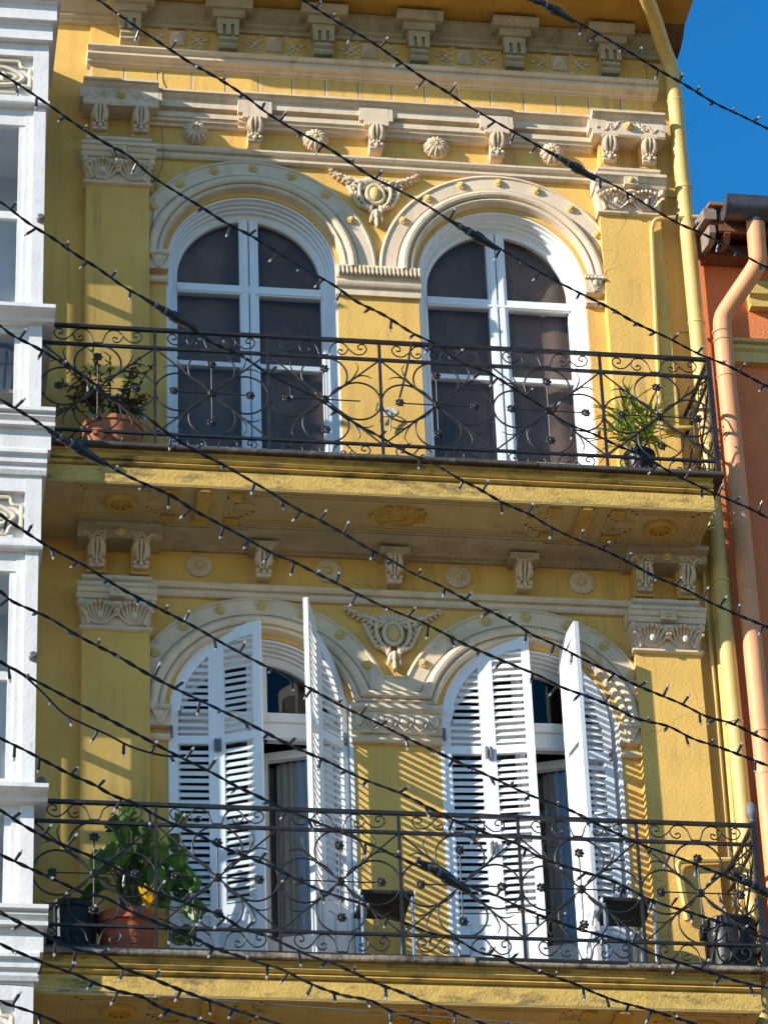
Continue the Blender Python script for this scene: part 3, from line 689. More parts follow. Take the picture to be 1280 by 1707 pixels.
# ================================================================== balconies
def balcony(zo):
    z = zo
    X0, X1 = -2.655, 2.31
    P = [(.02, 15.392), (-.84, 15.392), (-.84, 15.515), (-.825, 15.52), (-.825, 15.528), (-.855, 15.532), (-.868, 15.545), (-.855, 15.558), (-.83, 15.562), (-.83, 15.570),
         (-.865, 15.574), (-.878, 15.588), (-.865, 15.602), (-.84, 15.606), (-.85, 15.63), (-.88, 15.643), (.02, 15.643)]
    s = MB().prismx([(y, q+z) for y, q in P], X0, X1).build('balcony_slab', SLABM, YB, ang=25)
    s['label'] = 'upper balcony slab with panelled underside' if zo == 0 else 'lower balcony slab with worn stone edge'
    # stone paving edge in uneven slabs
    rr = random.Random(5 if zo else 9); x = X0; k = 0
    while x < X1+.07:
        ln = rr.uniform(.7, 1.25); x2 = min(x+ln, X1+.08)
        if X1+.08-x2 < .3: x2 = X1+.08
        dy = rr.uniform(-.02, .015) if zo else rr.uniform(-.006, .006); dz = rr.uniform(-.008, .008) if zo else 0
        yy = -.925+dy
        pts = [(yy, 15.646+z)]+[(yy-.004, 15.655+z), (yy+.002, 15.68+z+dz), (-.02, 15.682+z+dz), (-.02, 15.646+z)]
        MB().prismx(pts, x+.002, x2-.002).build('paving_slab', STONE if zo else EDGE, s, False)
        x = x2
    # soffit panels: thin raised outlines
    so = MB()
    def outline(pts, h=.012, w=.013):
        n = len(pts)
        for i in range(n):
            a, b = Vector((*pts[i], 0)), Vector((*pts[(i+1) % n], 0)); d = (b-a).normalized(); q = Vector((-d.y, d.x, 0))*w/2
            a2, b2 = a-d*w/2, b+d*w/2
            so.prismz([(p.x, p.y) for p in (a2-q, b2-q, b2+q, a2+q)], 15.393-h+z, 15.395+z)
    def stepped(x0, x1, y0, y1, sl, sr, k):
        P = []
        P += [(x0+(sl if sl else 0), y0), (x1-(sr if sr else 0), y0)]
        if sr: P += [(x1-sr, y0+sr*.9), (x1, y0+sr*.9), (x1, y1-sr*.9), (x1-sr, y1-sr*.9), (x1-sr, y1)]
        else: P += [(x1, y1)]
        P += [(x0+(sl if sl else 0), y1)]
        if sl: P += [(x0+sl, y1-sl*.9), (x0, y1-sl*.9), (x0, y0+sl*.9), (x0+sl, y0+sl*.9)]
        else: P = P[:-1]+[(x0, y1)]
        return P
    for k in range(3):
        e = .035*k
        outline(stepped(-2.40+e, -1.66-e, -.81+e, -.33-e, 0, .13, k)); outline(stepped(-1.29+e, 1.15-e, -.81+e, -.33-e, .13, .13, k)); outline(stepped(1.54+e, 2.24-e, -.81+e, -.33-e, .13, 0, k))
    so.box(X0, X1-.02, -.835, -.822, 15.378+z, 15.395+z); so.box(X1-.03, X1-.015, -.82, 0, 15.378+z, 15.395+z)
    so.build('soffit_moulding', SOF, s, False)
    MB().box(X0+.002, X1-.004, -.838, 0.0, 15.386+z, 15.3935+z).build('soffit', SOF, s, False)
    def ring(x, y):
        md = MB(); md.lathe([(.075, .0), (.075, -.03), (.09, -.04), (.112, -.035), (.122, -.01), (.125, .0)], (x, y, 15.388+z), 22); md.lathe([(.0, -.0), (.03, -.0), (.045, -.02), (.07, -.01)], (x, y, 15.386+z), 16); [md.ell((x+.062*math.cos(a), y+.062*math.sin(a), 15.372+z), (.02, .02, .015), None, 6, 4) for a in [i*math.pi/4 for i in range(8)]]; md.build('soffit_medallion', OCH, s, ang=30)
    ring(-2.06, -.57); ring(1.955, -.56)
    for x in (-1.465, 1.36):
        P = [(x-.055, -.35), (x-.055, -.78), (x-.03, -.82), (x+.03, -.82), (x+.055, -.78), (x+.055, -.35), (x, -.30)]
        md = MB().prismz(P, 15.355+z, 15.39+z); md.prismx([(-.66, 15.345+z), (-.55, 15.335+z), (-.42, 15.345+z), (-.40, 15.36+z), (-.70, 15.36+z)], x-.045, x+.045); md.build('soffit_tab', OCH, s, ang=30)
        for dx in (-.235, .235):
            for y in (-.735, -.385): MB().box(x+dx-.05, x+dx+.05, y-.045, y+.045, 15.365+z, 15.39+z).build('soffit_block', OCH, s, False)
    rr = random.Random(2); md = MB()
    for i in range(60):
        a = rr.uniform(0, 2*math.pi); q = math.sqrt(rr.random())
        md.ell((-.01+.2*q*math.cos(a), -.57+.13*q*math.sin(a), 15.375+z-.025*(1-q)), (rr.uniform(.02, .04), rr.uniform(.012, .02), .02), Matrix.Rotation(rr.uniform(0, 3), 3, 'Z'), 6, 4)
    md.ell((-.01, -.57, 15.385+z), (.21, .14, .035), None, 18, 6)
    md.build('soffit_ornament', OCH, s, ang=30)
balcony(0); balcony(-4)

# railing pieces (shared meshes), local x along the panel, z up, centred on the hub
RW = .842
def ring_pts(a, b, c0, horiz):
    P = [(.055, .05), (.085, .077)]                      # leaves the diagonal bar tangentially
    for k in range(17):
        t = math.radians(-128+256*k/16)
        P.append((c0+a*math.cos(t), b*math.sin(t)) if horiz else (b*math.sin(t), c0+a*math.cos(t)))
    Q = [(c0+a*math.cos(math.radians(t)), b*math.sin(math.radians(t))) for t in range(122, -123, -12)]
    Q = [(.05, .045), (.10, .088)]+Q+[(.10, -.088), (.05, -.045)]
    return [(x, 0, z) for x, z in Q] if horiz else [(z, 0, x) for x, z in Q]
hoopH = MB().tube(catmull(ring_pts(.168, .163, .250, True), 3), .0072, 6).mesh('hoop', IRON)
hoopV = MB().tube(catmull(ring_pts(.160, .172, .216, False), 3), .0072, 6).mesh('hoop', IRON)
def branch():
    b = MB().tube([(.02, 0, .018), (.412, 0, .366)], .0068, 6)
    b.tube(catmull([(.19, 0, .169), (.235, 0, .235), (.255, 0, .30), (.235, 0, .345)], 5), [.0062]*8+[.0048]*5+[.003]*3, 5)
    b.tube(catmull([(.20, 0, .178), (.26, 0, .222), (.315, 0, .226), (.36, 0, .205)], 5), [.0062]*8+[.0048]*5+[.003]*3, 5)
    b.tube([(.10, 0, .089), (.18, 0, .16), (.2, 0, .178)], [.0075, .0105, .0075], 6)
    return b.mesh('diagonal_bar', IRON)
brn = branch()
flw = MB(); flw.ell((0, -.012, 0), (.012, .01, .012), None, 8, 5)
for k in range(7):
    a = 2*math.pi*k/7; flw.ell((.021*math.cos(a), -.004-.004*(k % 2), .021*math.sin(a)), (.012, .006, .0105), RY(-a), 6, 4)
flw.xf(Matrix.Scale(1.17, 4)); flw_me = flw.mesh('flower', IRON)
rodV = MB().tube([(0, 0, .0), (0, 0, .245)], .0055, 5).mesh('flower_stem', IRON); rodH = MB().tube([(0, 0, 0), (.262, 0, 0)], .0055, 5).mesh('flower_stem', IRON)
hub_me = MB().lathe([(.03, .012), (.033, .0), (.03, -.012), (.018, -.018), (.016, -.013), (.008, -.013), (.007, -.02), (.0, -.02)], n=16, axis='y').mesh('hub', IRON)
def spiral(cx, cz, r, a0, turns, q, n=20):
    return [(cx+q*r*(1-.8*i/n)*math.cos(a0+2*math.pi*turns*i/n), 0, cz+r*(1-.8*i/n)*math.sin(a0+2*math.pi*turns*i/n)) for i in range(n+1)]
def band():                                              # scroll work, z from 0 to .15
    b = MB()
    for q in (-1, 1):
        sp2 = spiral(q*.135, .062, .040, math.pi*.75, -1.25 if q > 0 else -1.25, q)
        sp2 = [(q*.135+.040*(1-.75*i/20)*math.cos((math.pi*.5 - q*2*math.pi*1.2*i/20*-1)), 0, .064+.040*(1-.75*i/20)*math.sin(math.pi*.5-q*2*math.pi*1.2*i/20*-1)) for i in range(21)]
        b.tube(catmull([(q*.032, 0, .012), (q*.042, 0, .045), (q*.06, 0, .10), (q*.10, 0, .135), (q*.15, 0, .130), (q*.182, 0, .085), (q*.165, 0, .035), (q*.130, 0, .022), (q*.108, 0, .045), (q*.120, 0, .070), (q*.140, 0, .062)], 5), .0058, 5)
        b.ell((q*.138, 0, .06), (.009, .008, .009), None, 6, 4)
        b.tube(catmull([(q*.165, 0, .115), (q*.205, 0, .062), (q*.25, 0, .028), (q*.30, 0, .04), (q*.325, 0, .085), (q*.305, 0, .128), (q*.268, 0, .122), (q*.262, 0, .088), (q*.285, 0, .078)], 5), .0058, 5)
        b.ell((q*.284, 0, .083), (.009, .008, .009), None, 6, 4)
    b.box(-.036, .036, -.006, .006, .004, .014); b.box(-.02, .02, -.009, .009, -.004, .006)
    return b.mesh('scroll', IRON)
band_me = band()
def railing(zo, zt, z2, z3, z4, label):
    R0 = -2.673; Y = -.80; X1 = R0+6*RW
    r = thing('balcony_railing', label, 'x'); del r['category']; r.parent = YB
    def bar(a, b, w, h, nm='rail'): return MB().box(min(a[0], b[0])-(w if a[0] == b[0] else 0), max(a[0], b[0])+(w if a[0] == b[0] else 0), min(a[1], b[1])-(w if a[1] == b[1] else 0), max(a[1], b[1])+(w if a[1] == b[1] else 0), a[2]-h, a[2]+h).build(nm, IRON, r, False)
    for z, w, h in ((zt, .017, .012), (z2, .012, .011), (z3, .011, .010), (z4, .012, .010)):
        bar((R0, Y, z), (X1, Y, z), w, h); bar((X1, Y, z), (X1, -.0, z), w*.9, h*.95)
    for i in range(1, 6): MB().box(R0+i*RW-.0105, R0+i*RW+.0105, Y-.0105, Y+.0105, z4-.02, zt).build('post', IRON, r, False)
    MB().box(X1-.019, X1+.019, Y-.019, Y+.019, z4-.06, zt+.02).build('post', IRON, r, False)
    hz = (z2-z3)/2; cz = (z2+z3)/2; k = hz/.3755; k2 = (zt-z2)/.16; k3 = (z3-z4)/.15
    def panel(cx, cyy, rot, sx, skip=None):
        def put(nm, me, dx=0, dz=0, s=(1, 1, 1)):
            ox = Vector((dx*sx, 0, 0)); ox.rotate(Quaternion((0, 0, 1), rot))
            obj(nm, me, r, (cx+ox.x, cyy+ox.y, cz+dz), (0, 0, rot), (s[0]*sx, s[1], s[2]))
        for s in (1, -1):
            put('hoop', hoopH, s=(s, 1, k)); put('hoop', hoopV, s=(1, 1, s*k))
            for t in (1, -1): put('diagonal_bar', brn, s=(s, 1, t*k))
            put('flower_stem', rodV, s=(1, 1, s*k)); put('flower_stem', rodH, s=(s, 1, 1))
            j = rnd.uniform(-.008, .008)
            put('flower', flw_me, dz=s*.262*k+j)
            if skip != s: put('flower', flw_me, dx=s*.283, dz=j)
        put('hub', hub_me)
        put('scroll', band_me, dz=z2-cz+.012, s=(1, 1, k2*.92)); put('scroll', band_me, dz=z4-cz+.012, s=(1, 1, k3*.92))
    for i in range(6): panel(R0+(i+.5)*RW, Y, 0, 1, 1 if (zo == 0 and i == 2) else None)
    panel(X1, Y/2, math.pi/2, .80/RW)
    return r
rU = railing(0, 16.752, 16.592, 15.841, 15.702, 'upper black wrought iron balcony railing with flower scrollwork')
rL = railing(-4, 12.820, 12.670, 11.898, 11.737, 'lower wrought iron balcony railing with acorn finials')
fin = MB().lathe([(.02, 0), (.03, .012), (.018, .025), (.022, .04), (.038, .055), (.042, .08), (.043, .085), (.04, .09), (.04, .12), (.03, .15), (.012, .168), (.0, .172)], n=14).mesh('finial', HINGE)
obj('finial', fin, rL, (2.379, -.8, 12.835)); obj('finial', fin, rL, (-2.62, -.8, 12.835))
# strap hanging on upper rail and broken plaster patch on the pier
MB().tube(catmull([(.10, -.815, 16.76), (.07, -.82, 16.60), (.03, -.825, 16.42), (-.012, -.83, 16.25)], 5), .009, 5).build('strap', IRON, rU)
pl = [( .02+.055*math.cos(a)*(1+.35*math.sin(3*a+1)), 16.65+.055*math.sin(a)*(1+.3*math.cos(2*a))) for a in [i*2*math.pi/16 for i in range(16)]]
MB().prismy([(x+.02, z) for x, z in pl], -.006, .004).build('plaster_patch', PLAST, YB, False)
MB().tube(catmull([(-.055, -.004, 16.66), (-.045, -.05, 16.70), (-.02, -.03, 16.62), (-.03, -.02, 16.55)], 5), .006, 4).tube(catmull([(.02, -.004, 16.66), (.045, -.05, 16.64), (.05, -.03, 16.55), (.045, -.02, 16.47)], 5), .007, 4).build('loose_wire', HINGE, YB)

# ================================================================== pipes of the yellow building
def pipe(name, pts, r, m, par, k=1, label=None, n=14):
    o = MB().tube(pts, r, n).build(name, m, par)
    if label: o['label'] = label
    return o
dp = pipe('drainpipe', catmull([at(1066, -30, -.80), at(1077, -6, -.70), at(1089, 25, -.52), at(1104, 72, -.28), at(1117, 108, -.15), (2.505, -.125, 19.95)], 5)+[(2.507, -.12, 15), (2.515, -.12, 12), (2.515, -.12, 0)], .062, YPIPE, YB, label='thick yellow drainpipe at the right corner')
for z in (20.02, 19.74, 18.86, 17.55, 15.2, 14.0):
    MB().lathe([(.064, -.012), (.069, -.010), (.069, .010), (.064, .012)], (2.508, -.12, z), 16).build('pipe_collar', YPIPE, dp)
    MB().box(2.40, 2.51, -.015, .0, z-.008, z+.008).build('pipe_clip', YPIPE, dp, False) if z < 19.8 else None
pipe('service_pipe', catmull([(2.60, -.16, 18.56), (2.30, -.16, 18.525), (2.235, -.15, 18.50), (2.212, -.13, 18.44)], 5)+[(2.20, -.13, 18.2), (2.145, -.13, 16.62)]+catmull([(2.148, -.13, 16.58), (2.18, -.13, 16.545), (2.40, -.13, 16.57)], 4), .019, YPIPE, YB, label='thin yellow pipe running down the right pilaster', n=8)
pipe('service_pipe', [(2.47, -.07, 15.5), (2.455, -.07, 14.4), (2.435, -.07, 11.5)], .022, YPIPE, YB, n=8)
pipe('service_pipe', [(2.40, -.05, 15.4), (2.40, -.05, 14.2), (2.375, -.05, 11.5)], .017, YPIPE, YB, n=8)
pipe('service_pipe', catmull([(2.38, -.14, 12.87), (2.05, -.14, 12.85), (1.99, -.14, 12.82), (1.985, -.14, 12.74), (2.01, -.14, 12.5), (2.02, -.14, 12.38)], 5), .022, YPIPE, YB, label='short bent yellow gas pipe above the black pot', n=8)
pipe('wall_cable', catmull([at(265, 78, -.14), at(268, 110, -.06), at(270, 140, -.06), at(262, 165, -.18), at(266, 185, -.12)], 6), .004, YELB, YB, n=5)
pipe('wall_cable', catmull([at(269, 205, -.02), at(272, 262, -.07), at(262, 300, -.01), at(255, 350, -.06), at(252, 420, -.02), at(247, 480, -.02)], 6), .0035, HINGE, YB, n=5)

# ================================================================== WHITE BUILDING (glazed bay at the left)
WB = thing('white_building', 'white painted wooden glazed bay with peeling frames at the left edge', 'building')
BX0, BX1, BY = -5.4, -2.672, -.93
MB().box(-9, -2.73, .0, 6, 0, 21).build('wall', ROOMW, WB, False)
def bandm(prof, xr, m=WOODW, nm='cornice'):               # moulding along the front with a return down the right side
    o = MB().prismx(prof, BX0, xr).build(nm, m, WB, False)
    return o
def fr(y): return BY-y
for zo in (0, -3.93, -7.86):
    z = zo
    # upper cornice
    if zo == 0:
        bandm([(0, 19.60), (fr(.17), 19.60), (fr(.17), 19.75), (0, 19.75)], -2.575)
        bandm([(0, 19.42), (fr(.115), 19.42), (fr(.115), 19.435), (fr(.10), 19.44), (fr(.10), 19.575), (fr(.13), 19.585), (fr(.13), 19.60), (0, 19.6)], -2.604)
        bandm([(0, 19.26), (fr(.07), 19.26), (fr(.07), 19.275), (fr(.055), 19.28), (fr(.055), 19.40), (fr(.08), 19.41), (fr(.08), 19.42), (0, 19.42)], -2.632)
    else:
        bandm([(0, 19.63+z), (fr(.13), 19.63+z), (fr(.13), 19.66+z), (fr(.11), 19.665+z), (fr(.11), 19.69+z), (fr(.145), 19.70+z), (fr(.145), 19.715+z), (fr(.13), 19.72+z), (fr(.17), 19.735+z), (fr(.17), 19.765+z), (0, 19.79+z)], -2.575)
        bandm([(0, 19.46+z), (fr(.075), 19.46+z), (fr(.075), 19.63+z), (0, 19.63+z)], -2.60)
        bandm([(0, 19.27+z), (fr(.03), 19.27+z), (fr(.045), 19.30+z), (fr(.045), 19.335+z), (fr(.07), 19.35+z), (fr(.07), 19.40+z), (fr(.10), 19.415+z), (fr(.10), 19.44+z), (fr(.085), 19.46+z), (0, 19.46+z)], -2.625)
    # frieze with carved panel
    fz = MB().box(BX0, BX1+.012, BY+.05, -.0, 18.70+z, 19.27+z)
    fz.box(-2.775, BX1+.015, BY-.01, BY+.06, 18.70+z, 19.27+z); fz.box(BX0, -2.775, BY-.008, BY+.06, 19.14+z, 19.27+z); fz.box(BX0, -2.775, BY-.006, BY+.06, 18.70+z, 18.755+z)
    fz.build('frieze', WOODW, WB, False)
    cvx = MB(); zc = 18.945+z; xc = -3.02
    for k in range(8):
        a = 2*math.pi*k/8
    def relief(P, w, y=BY+.02): cvx.tube([(p[0], y, p[1]) for p in P], w, 6)
    relief([(-3.3, zc+.155), (-2.88, zc+.155)], .016); relief([(-3.3, zc-.15), (-2.9, zc-.15)], .016)
    relief(catmull([(-2.88, zc+.155, 0), (-2.86, zc+.10, 0), (-2.80, zc+.09, 0)], 5), .014); relief(catmull([(-2.90, zc-.15, 0), (-2.87, zc-.08, 0), (-2.80, zc-.085, 0)], 5), .014)
    relief([(-2.80, zc+.09), (-2.80, zc-.085)], .016)
    relief(catmull([(-3.15, zc+.07, 0), (-3.0, zc+.09, 0), (-2.87, zc+.03, 0), (-2.86, zc-.02, 0), (-2.95, zc-.07, 0), (-3.1, zc-.08, 0)], 6), .020)
    relief(catmull([(-3.1, zc+.02, 0), (-2.97, zc+.035, 0), (-2.90, zc+.0, 0), (-2.98, zc-.03, 0), (-3.1, zc-.02, 0)], 6), .014)
    for k in range(5): cvx.ell((-3.0-.05*k, BY+.015, zc+.03*math.sin(k*2)), (.03, .025, .05), RY(k*.7), 8, 5)
    cvx.build('carved_panel', WCREAM, WB)
    bandm([(0, 18.655+z), (fr(.035), 18.655+z), (fr(.045), 18.67+z), (fr(.045), 18.69+z), (0, 18.70+z)], -2.645, nm='ledge')
    bandm([(0, 16.655+z), (fr(.05), 16.655+z), (fr(.06), 16.68+z), (fr(.13), 16.70+z), (fr(.15), 16.715+z), (fr(.15), 16.745+z), (0, 16.76+z)], -2.585, nm='sill')
    # posts and casings: front
    ps = MB()
    def sect(z0, z1, gl0, gl1):
        ps.box(-2.765, BX1, BY, BY+.10, z0, z1)                      # corner post
        ps.box(BX1-.10, BX1-.002, -.10, -.0, z0, z1); ps.box(BX1-.08, BX1-.01, BY*.5-.035, BY*.5+.035, z0, z1)
        for k in range(4):
            x = -2.765-.80*k
            ps.box(x-.06, x, BY+.025, BY+.09, z0, z1)
            ps.box(x-.06-.045, x-.06, BY+.04, BY+.085, z0, z1)
            xl = x-.80
            ps.box(xl, xl+.07, BY+.03, BY+.09, z0, z1)
            ps.box(xl, x, BY+.03, BY+.09, gl1, z1); ps.box(xl, x, BY+.03, BY+.09, z0, gl0)
            if k: ps.box(x, x+.06, BY, BY+.1, z0, z1)
        for (a, b) in ((z0, gl0), (gl1, z1)): ps.box(BX1-.07, BX1-.004, BY+.1, -.1, a, b)
    sect(16.76+z, 18.655+z, 16.86+z, 18.50+z); sect(15.80+z, 16.655+z, 15.83+z, 16.60+z)
    for k in range(4): ps.box(-2.765-.80*k-.75, -2.765-.80*k-.10, BY+.045, BY+.085, 17.635+z, 17.70+z)
    ps.box(BX1-.05, BX1-.02, BY+.1, -.1, 17.635+z, 17.70+z)
    ps.build('window_frame', WOODW, WB, False)
    for (a, b) in ((16.86+z, 17.64+z), (17.69+z, 18.50+z), (15.83+z, 16.60+z)):
        for k in range(4):
            MB().box(-2.765-.80*k-.74, -2.765-.80*k-.10, BY+.062, BY+.066, a-.01, b+.01).build('glass_pane', MGLASS, WB, False)
        for (ya, yb) in ((BY+.1, BY*.5-.035), (BY*.5+.035, -.1)):
            MB().box(BX1-.04, BX1-.036, ya-.01, yb+.01, a-.01, b+.01).build('glass_pane', MGLASS, WB, False)
    MB().box(BX0, BX1-.02, BY+.05, -.0, 15.70+z, 15.80+z).build('bay_floor', WOODW, WB, False)
for z in (17.60, 13.86): MB().lathe([(.0, -.06), (.02, -.06), (.03, -.05), (.03, .0), (.0, .0)], (-2.70, BY, z), 8, 'y').build('bracket_bolt', HINGE, WB)
MB().box(BX0, -2.80, -.40, -.36, 15.80, 16.64).build('added_bounce_panel', WHITE, WB, False)  # white panel added to catch sun and brighten the lower bay panes
# back chair standing inside the glazed bay
ch = thing('chair', 'arched slat back wooden chair behind the bay window glass', 'chair', (-2.985, -.66, 15.80))
cb = MB(); cb.tube(catmull([(-.20, .0, .42), (-.20, 0, .62), (-.14, 0, .79), (0, 0, .835), (.14, 0, .79), (.20, 0, .62), (.20, 0, .42)], 6), .017, 7); cb.build('back_hoop', CHAIRW, ch)
sl = MB()
for i in range(-2, 3): sl.tube([(i*.055, 0, .42), (i*.07, 0, .80-.012*i*i)], .009, 6)
sl.build('back_slats', CHAIRW, ch); MB().box(-.22, .22, -.02, .40, .41, .44).build('seat', WOODY, ch, False)
MB().tube([(.235, -.02, .40), (.16, .0, .72)], .012, 6).build('arm', WOODY, ch)
for x, y in ((-.18, .02), (.18, .02), (-.18, .36), (.18, .36)): MB().tube([(x*.9, y, .41), (x*1.05, y, 0)], .017, 6).build('leg', CHAIRW, ch)

# ================================================================== ORANGE BUILDING
OB = thing('orange_building', 'orange painted house with dark gutter at the right edge', 'building')
MB().box(2.60, 9, .0, 6, 0, 18.42).build('wall', ORW, OB, False)
MB().prismx([(-.02, 17.25), (-.07, 17.25), (-.07, 17.34), (-.10, 17.36), (-.10, 17.39), (-.075, 17.395), (-.075, 17.41), (-.11, 17.42), (-.11, 17.45), (.01, 17.46), (.01, 17.25)], 2.78, 9).build('ledge', YPIPE, OB, False)
MB().prismx([(.01, 17.78), (-.08, 17.78), (-.08, 17.80), (-.05, 17.805), (-.05, 17.88), (-.09, 17.90), (-.09, 17.99), (-.05, 18.0), (-.05, 18.05), (.01, 18.05)], 2.98, 9).build('lintel', YPIPE, OB, False)
MB().prismx([(.01, 13.2), (-.07, 13.2), (-.07, 13.4), (-.10, 13.42), (-.10, 13.5), (.01, 13.5)], 2.78, 9).build('ledge', YPIPE, OB, False)
gt = MB()
P = [(-.55+.115*math.cos(a), 18.40+.12*math.sin(a)) for a in [math.pi+math.pi*i/10 for i in range(11)]]
P = P+[(-.435, 18.425), (-.44, 18.425)]+[(-.55+.10*math.cos(a), 18.40+.105*math.sin(a)) for a in [2*math.pi-math.pi*i/10 for i in range(11)]]+[(-.66, 18.43), (-.675, 18.43)]
gt.prismx(P, 2.70, 9); gt.prismx([(-.55+.118*math.cos(a), 18.40+.123*math.sin(a)) for a in [math.pi+math.pi*i/10 for i in range(11)]], 2.695, 2.71)
gt.build('gutter', GUT, OB)
MB().prismx([(.0, 18.42), (-.42, 18.30), (-.42, 18.335), (.0, 18.45)], 2.62, 9).build('eave_board', BROWN, OB, False)
MB().prismx([(-.435, 18.24), (-.40, 18.24), (-.40, 18.40), (-.435, 18.40)], 2.68, 9).build('fascia', BROWN, OB, False)
MB().prismx([(-.16, 18.20), (.0, 18.20), (.0, 18.33), (-.16, 18.30)], 2.62, 9).build('purlin', BROWN, OB, False)
for x in (2.60, 2.72, 3.3):
    MB().prismx([(.0, 18.26), (-.36, 18.16), (-.43, 18.22), (-.43, 18.29), (.0, 18.41)], x, x+.05).build('rafter_tail', GREYW if x < 2.7 else BROWN, OB, False)
MB().prismx([(.2, 18.50), (-.46, 18.33), (-.46, 18.43), (.2, 18.60)], 2.56, 2.66).build('barge_board', GREYW, OB, False)
MB().prismx([(3, 19.35), (-.50, 18.44), (-.50, 18.47), (3, 19.40)], 2.60, 9).build('roof', ROOF, OB, False)
op = pipe('drainpipe', [(2.955, -.52, 18.30), (2.965, -.46, 18.08)]+catmull([(2.97, -.44, 17.985), (2.95, -.40, 17.92), (2.76, -.22, 17.66), (2.71, -.18, 17.57), (2.70, -.17, 17.46)], 5)+[(2.695, -.17, 17.2), (2.69, -.17, 12), (2.69, -.17, 0)], .075, ORP, OB, label='salmon drainpipe with a diagonal bend below the gutter')
MB().lathe([(.07, 0), (.075, .06), (.07, .1), (.05, .12)], (2.955, -.525, 18.26), 14).build('outlet', GUT, op)
for z in (17.44, 17.36, 17.02, 15.1, 13.9, 13.55, 12.6): MB().lathe([(.0755, -.010), (.0795, -.008), (.0795, .008), (.0755, .010)], (2.694, -.17, z), 16).build('pipe_collar', ORP, op)

# ================================================================== PLANTS, POTS, STOOLS
def blade(mb, base, direc, ln, w, droop, n=6, fold=.25):
    """a strap or oval leaf: curved strip with a folded midrib"""
    d = Vector(direc).normalized(); side = d.cross(Vector((0, 0, 1)))
    side = side.normalized() if side.length > .05 else Vector((1, 0, 0))
    p = Vector(base); vs = []
    for i in range(n+1):
        t = i/n; ww = w*(math.sin(math.pi*min(1, t*.88+.10))**.8)
        up = side.cross(d).normalized()
        vs += [p-side*ww+up*ww*fold, p, p+side*ww+up*ww*fold]
        p = p+d*ln/n; d = (d+Vector((0, 0, -droop/n))).normalized()
    fs = []
    for i in range(n):
        a = 3*i; fs += [(a, a+1, a+4, a+3), (a+1, a+2, a+5, a+4)]
    mb.add(vs, fs)

def broad(mb, base, ang, pitch, roll, ln, w, n=7):
    """a broad oval leaf whose face looks towards the street"""
    R = Matrix.Rotation(-ang, 3, 'Y') @ Matrix.Rotation(pitch, 3, 'Z') @ Matrix.Rotation(roll, 3, 'X')
    vs = []
    for i in range(n+1):
        t = i/n; ww = w*(math.sin(math.pi*min(1, t*.9+.06))**.7)*(1.1-.3*t); dz = -.28*ln*t*t
        for q in (-1, -.5, 0, .5, 1): vs.append(Vector(base)+R @ Vector((ln*t, -.25*ww*abs(q)+.02*math.sin(6*t+3*q), q*ww+dz*.4)))
    mb.add(vs, [(5*i+k, 5*i+k+1, 5*i+k+6, 5*i+k+5) for i in range(n) for k in range(4)])

# upper left: wide terracotta bowl with a wispy reddish shrub
t = thing('potted_shrub', 'wispy reddish green shrub in terracotta bowl on the upper balcony', 'potted plant', (-2.12, -.50, 15.685))
MB().lathe([(.14, 0), (.175, .03), (.21, .18), (.222, .32), (.236, .325), (.236, .36), (.214, .365), (.205, .32)], n=28).build('pot', TERRA, t)
MB().lathe([(.0, .33), (.206, .33), (.206, .31)], n=20).build('soil', SOIL, t)
sh = MB(); st = MB(); rr = random.Random(11)
for i in range(44):
    a = rr.uniform(0, 2*math.pi); out = rr.uniform(.15, .40); h = rr.uniform(.12, .62)*(1.15-out); 
    p0 = Vector((.09*math.cos(a), .09*math.sin(a), .36)); p2 = Vector((out*math.cos(a)*1.12, out*math.sin(a)*.65, .40+h)); p1 = (p0+p2)/2+Vector((0, 0, .10))
    P = catmull([p0, p1, p2], 5); st.tube(P, [.005]*6+[.003]*5, 4)
    for q in P[3:]:
        for k in range(3):
            dd = Vector((rr.uniform(-1, 1), rr.uniform(-1, 1), rr.uniform(-.6, .7)))
            blade(sh, q, dd, rr.uniform(.035, .065), .0075, .5, 3)
st.build('stem', STEMM, t); 
n = len(sh.f); h1 = MB(); h1.v = sh.v; h1.f = sh.f[:int(n*.55)]; h2 = MB(); h2.v = sh.v; h2.f = sh.f[int(n*.55):]
a = h1.build('foliage', LEAFR, t); b = h2.build('foliage', LEAFD, t)
# small jar in front of the bowl
t = thing('clay_jar', 'small round clay jar in front of the terracotta bowl', 'jar', (-2.25, -.70, 15.685))
MB().lathe([(.05, 0), (.10, .05), (.115, .12), (.09, .19), (.05, .215), (.055, .235), (.04, .24)], n=20).build('body', TERRA, t)
MB().lathe([(.0, -.02), (.018, -.018), (.022, 0), (.0, .01)], (-.02, -.115, .13), 10, 'y').build('knob', TERRA2, t)

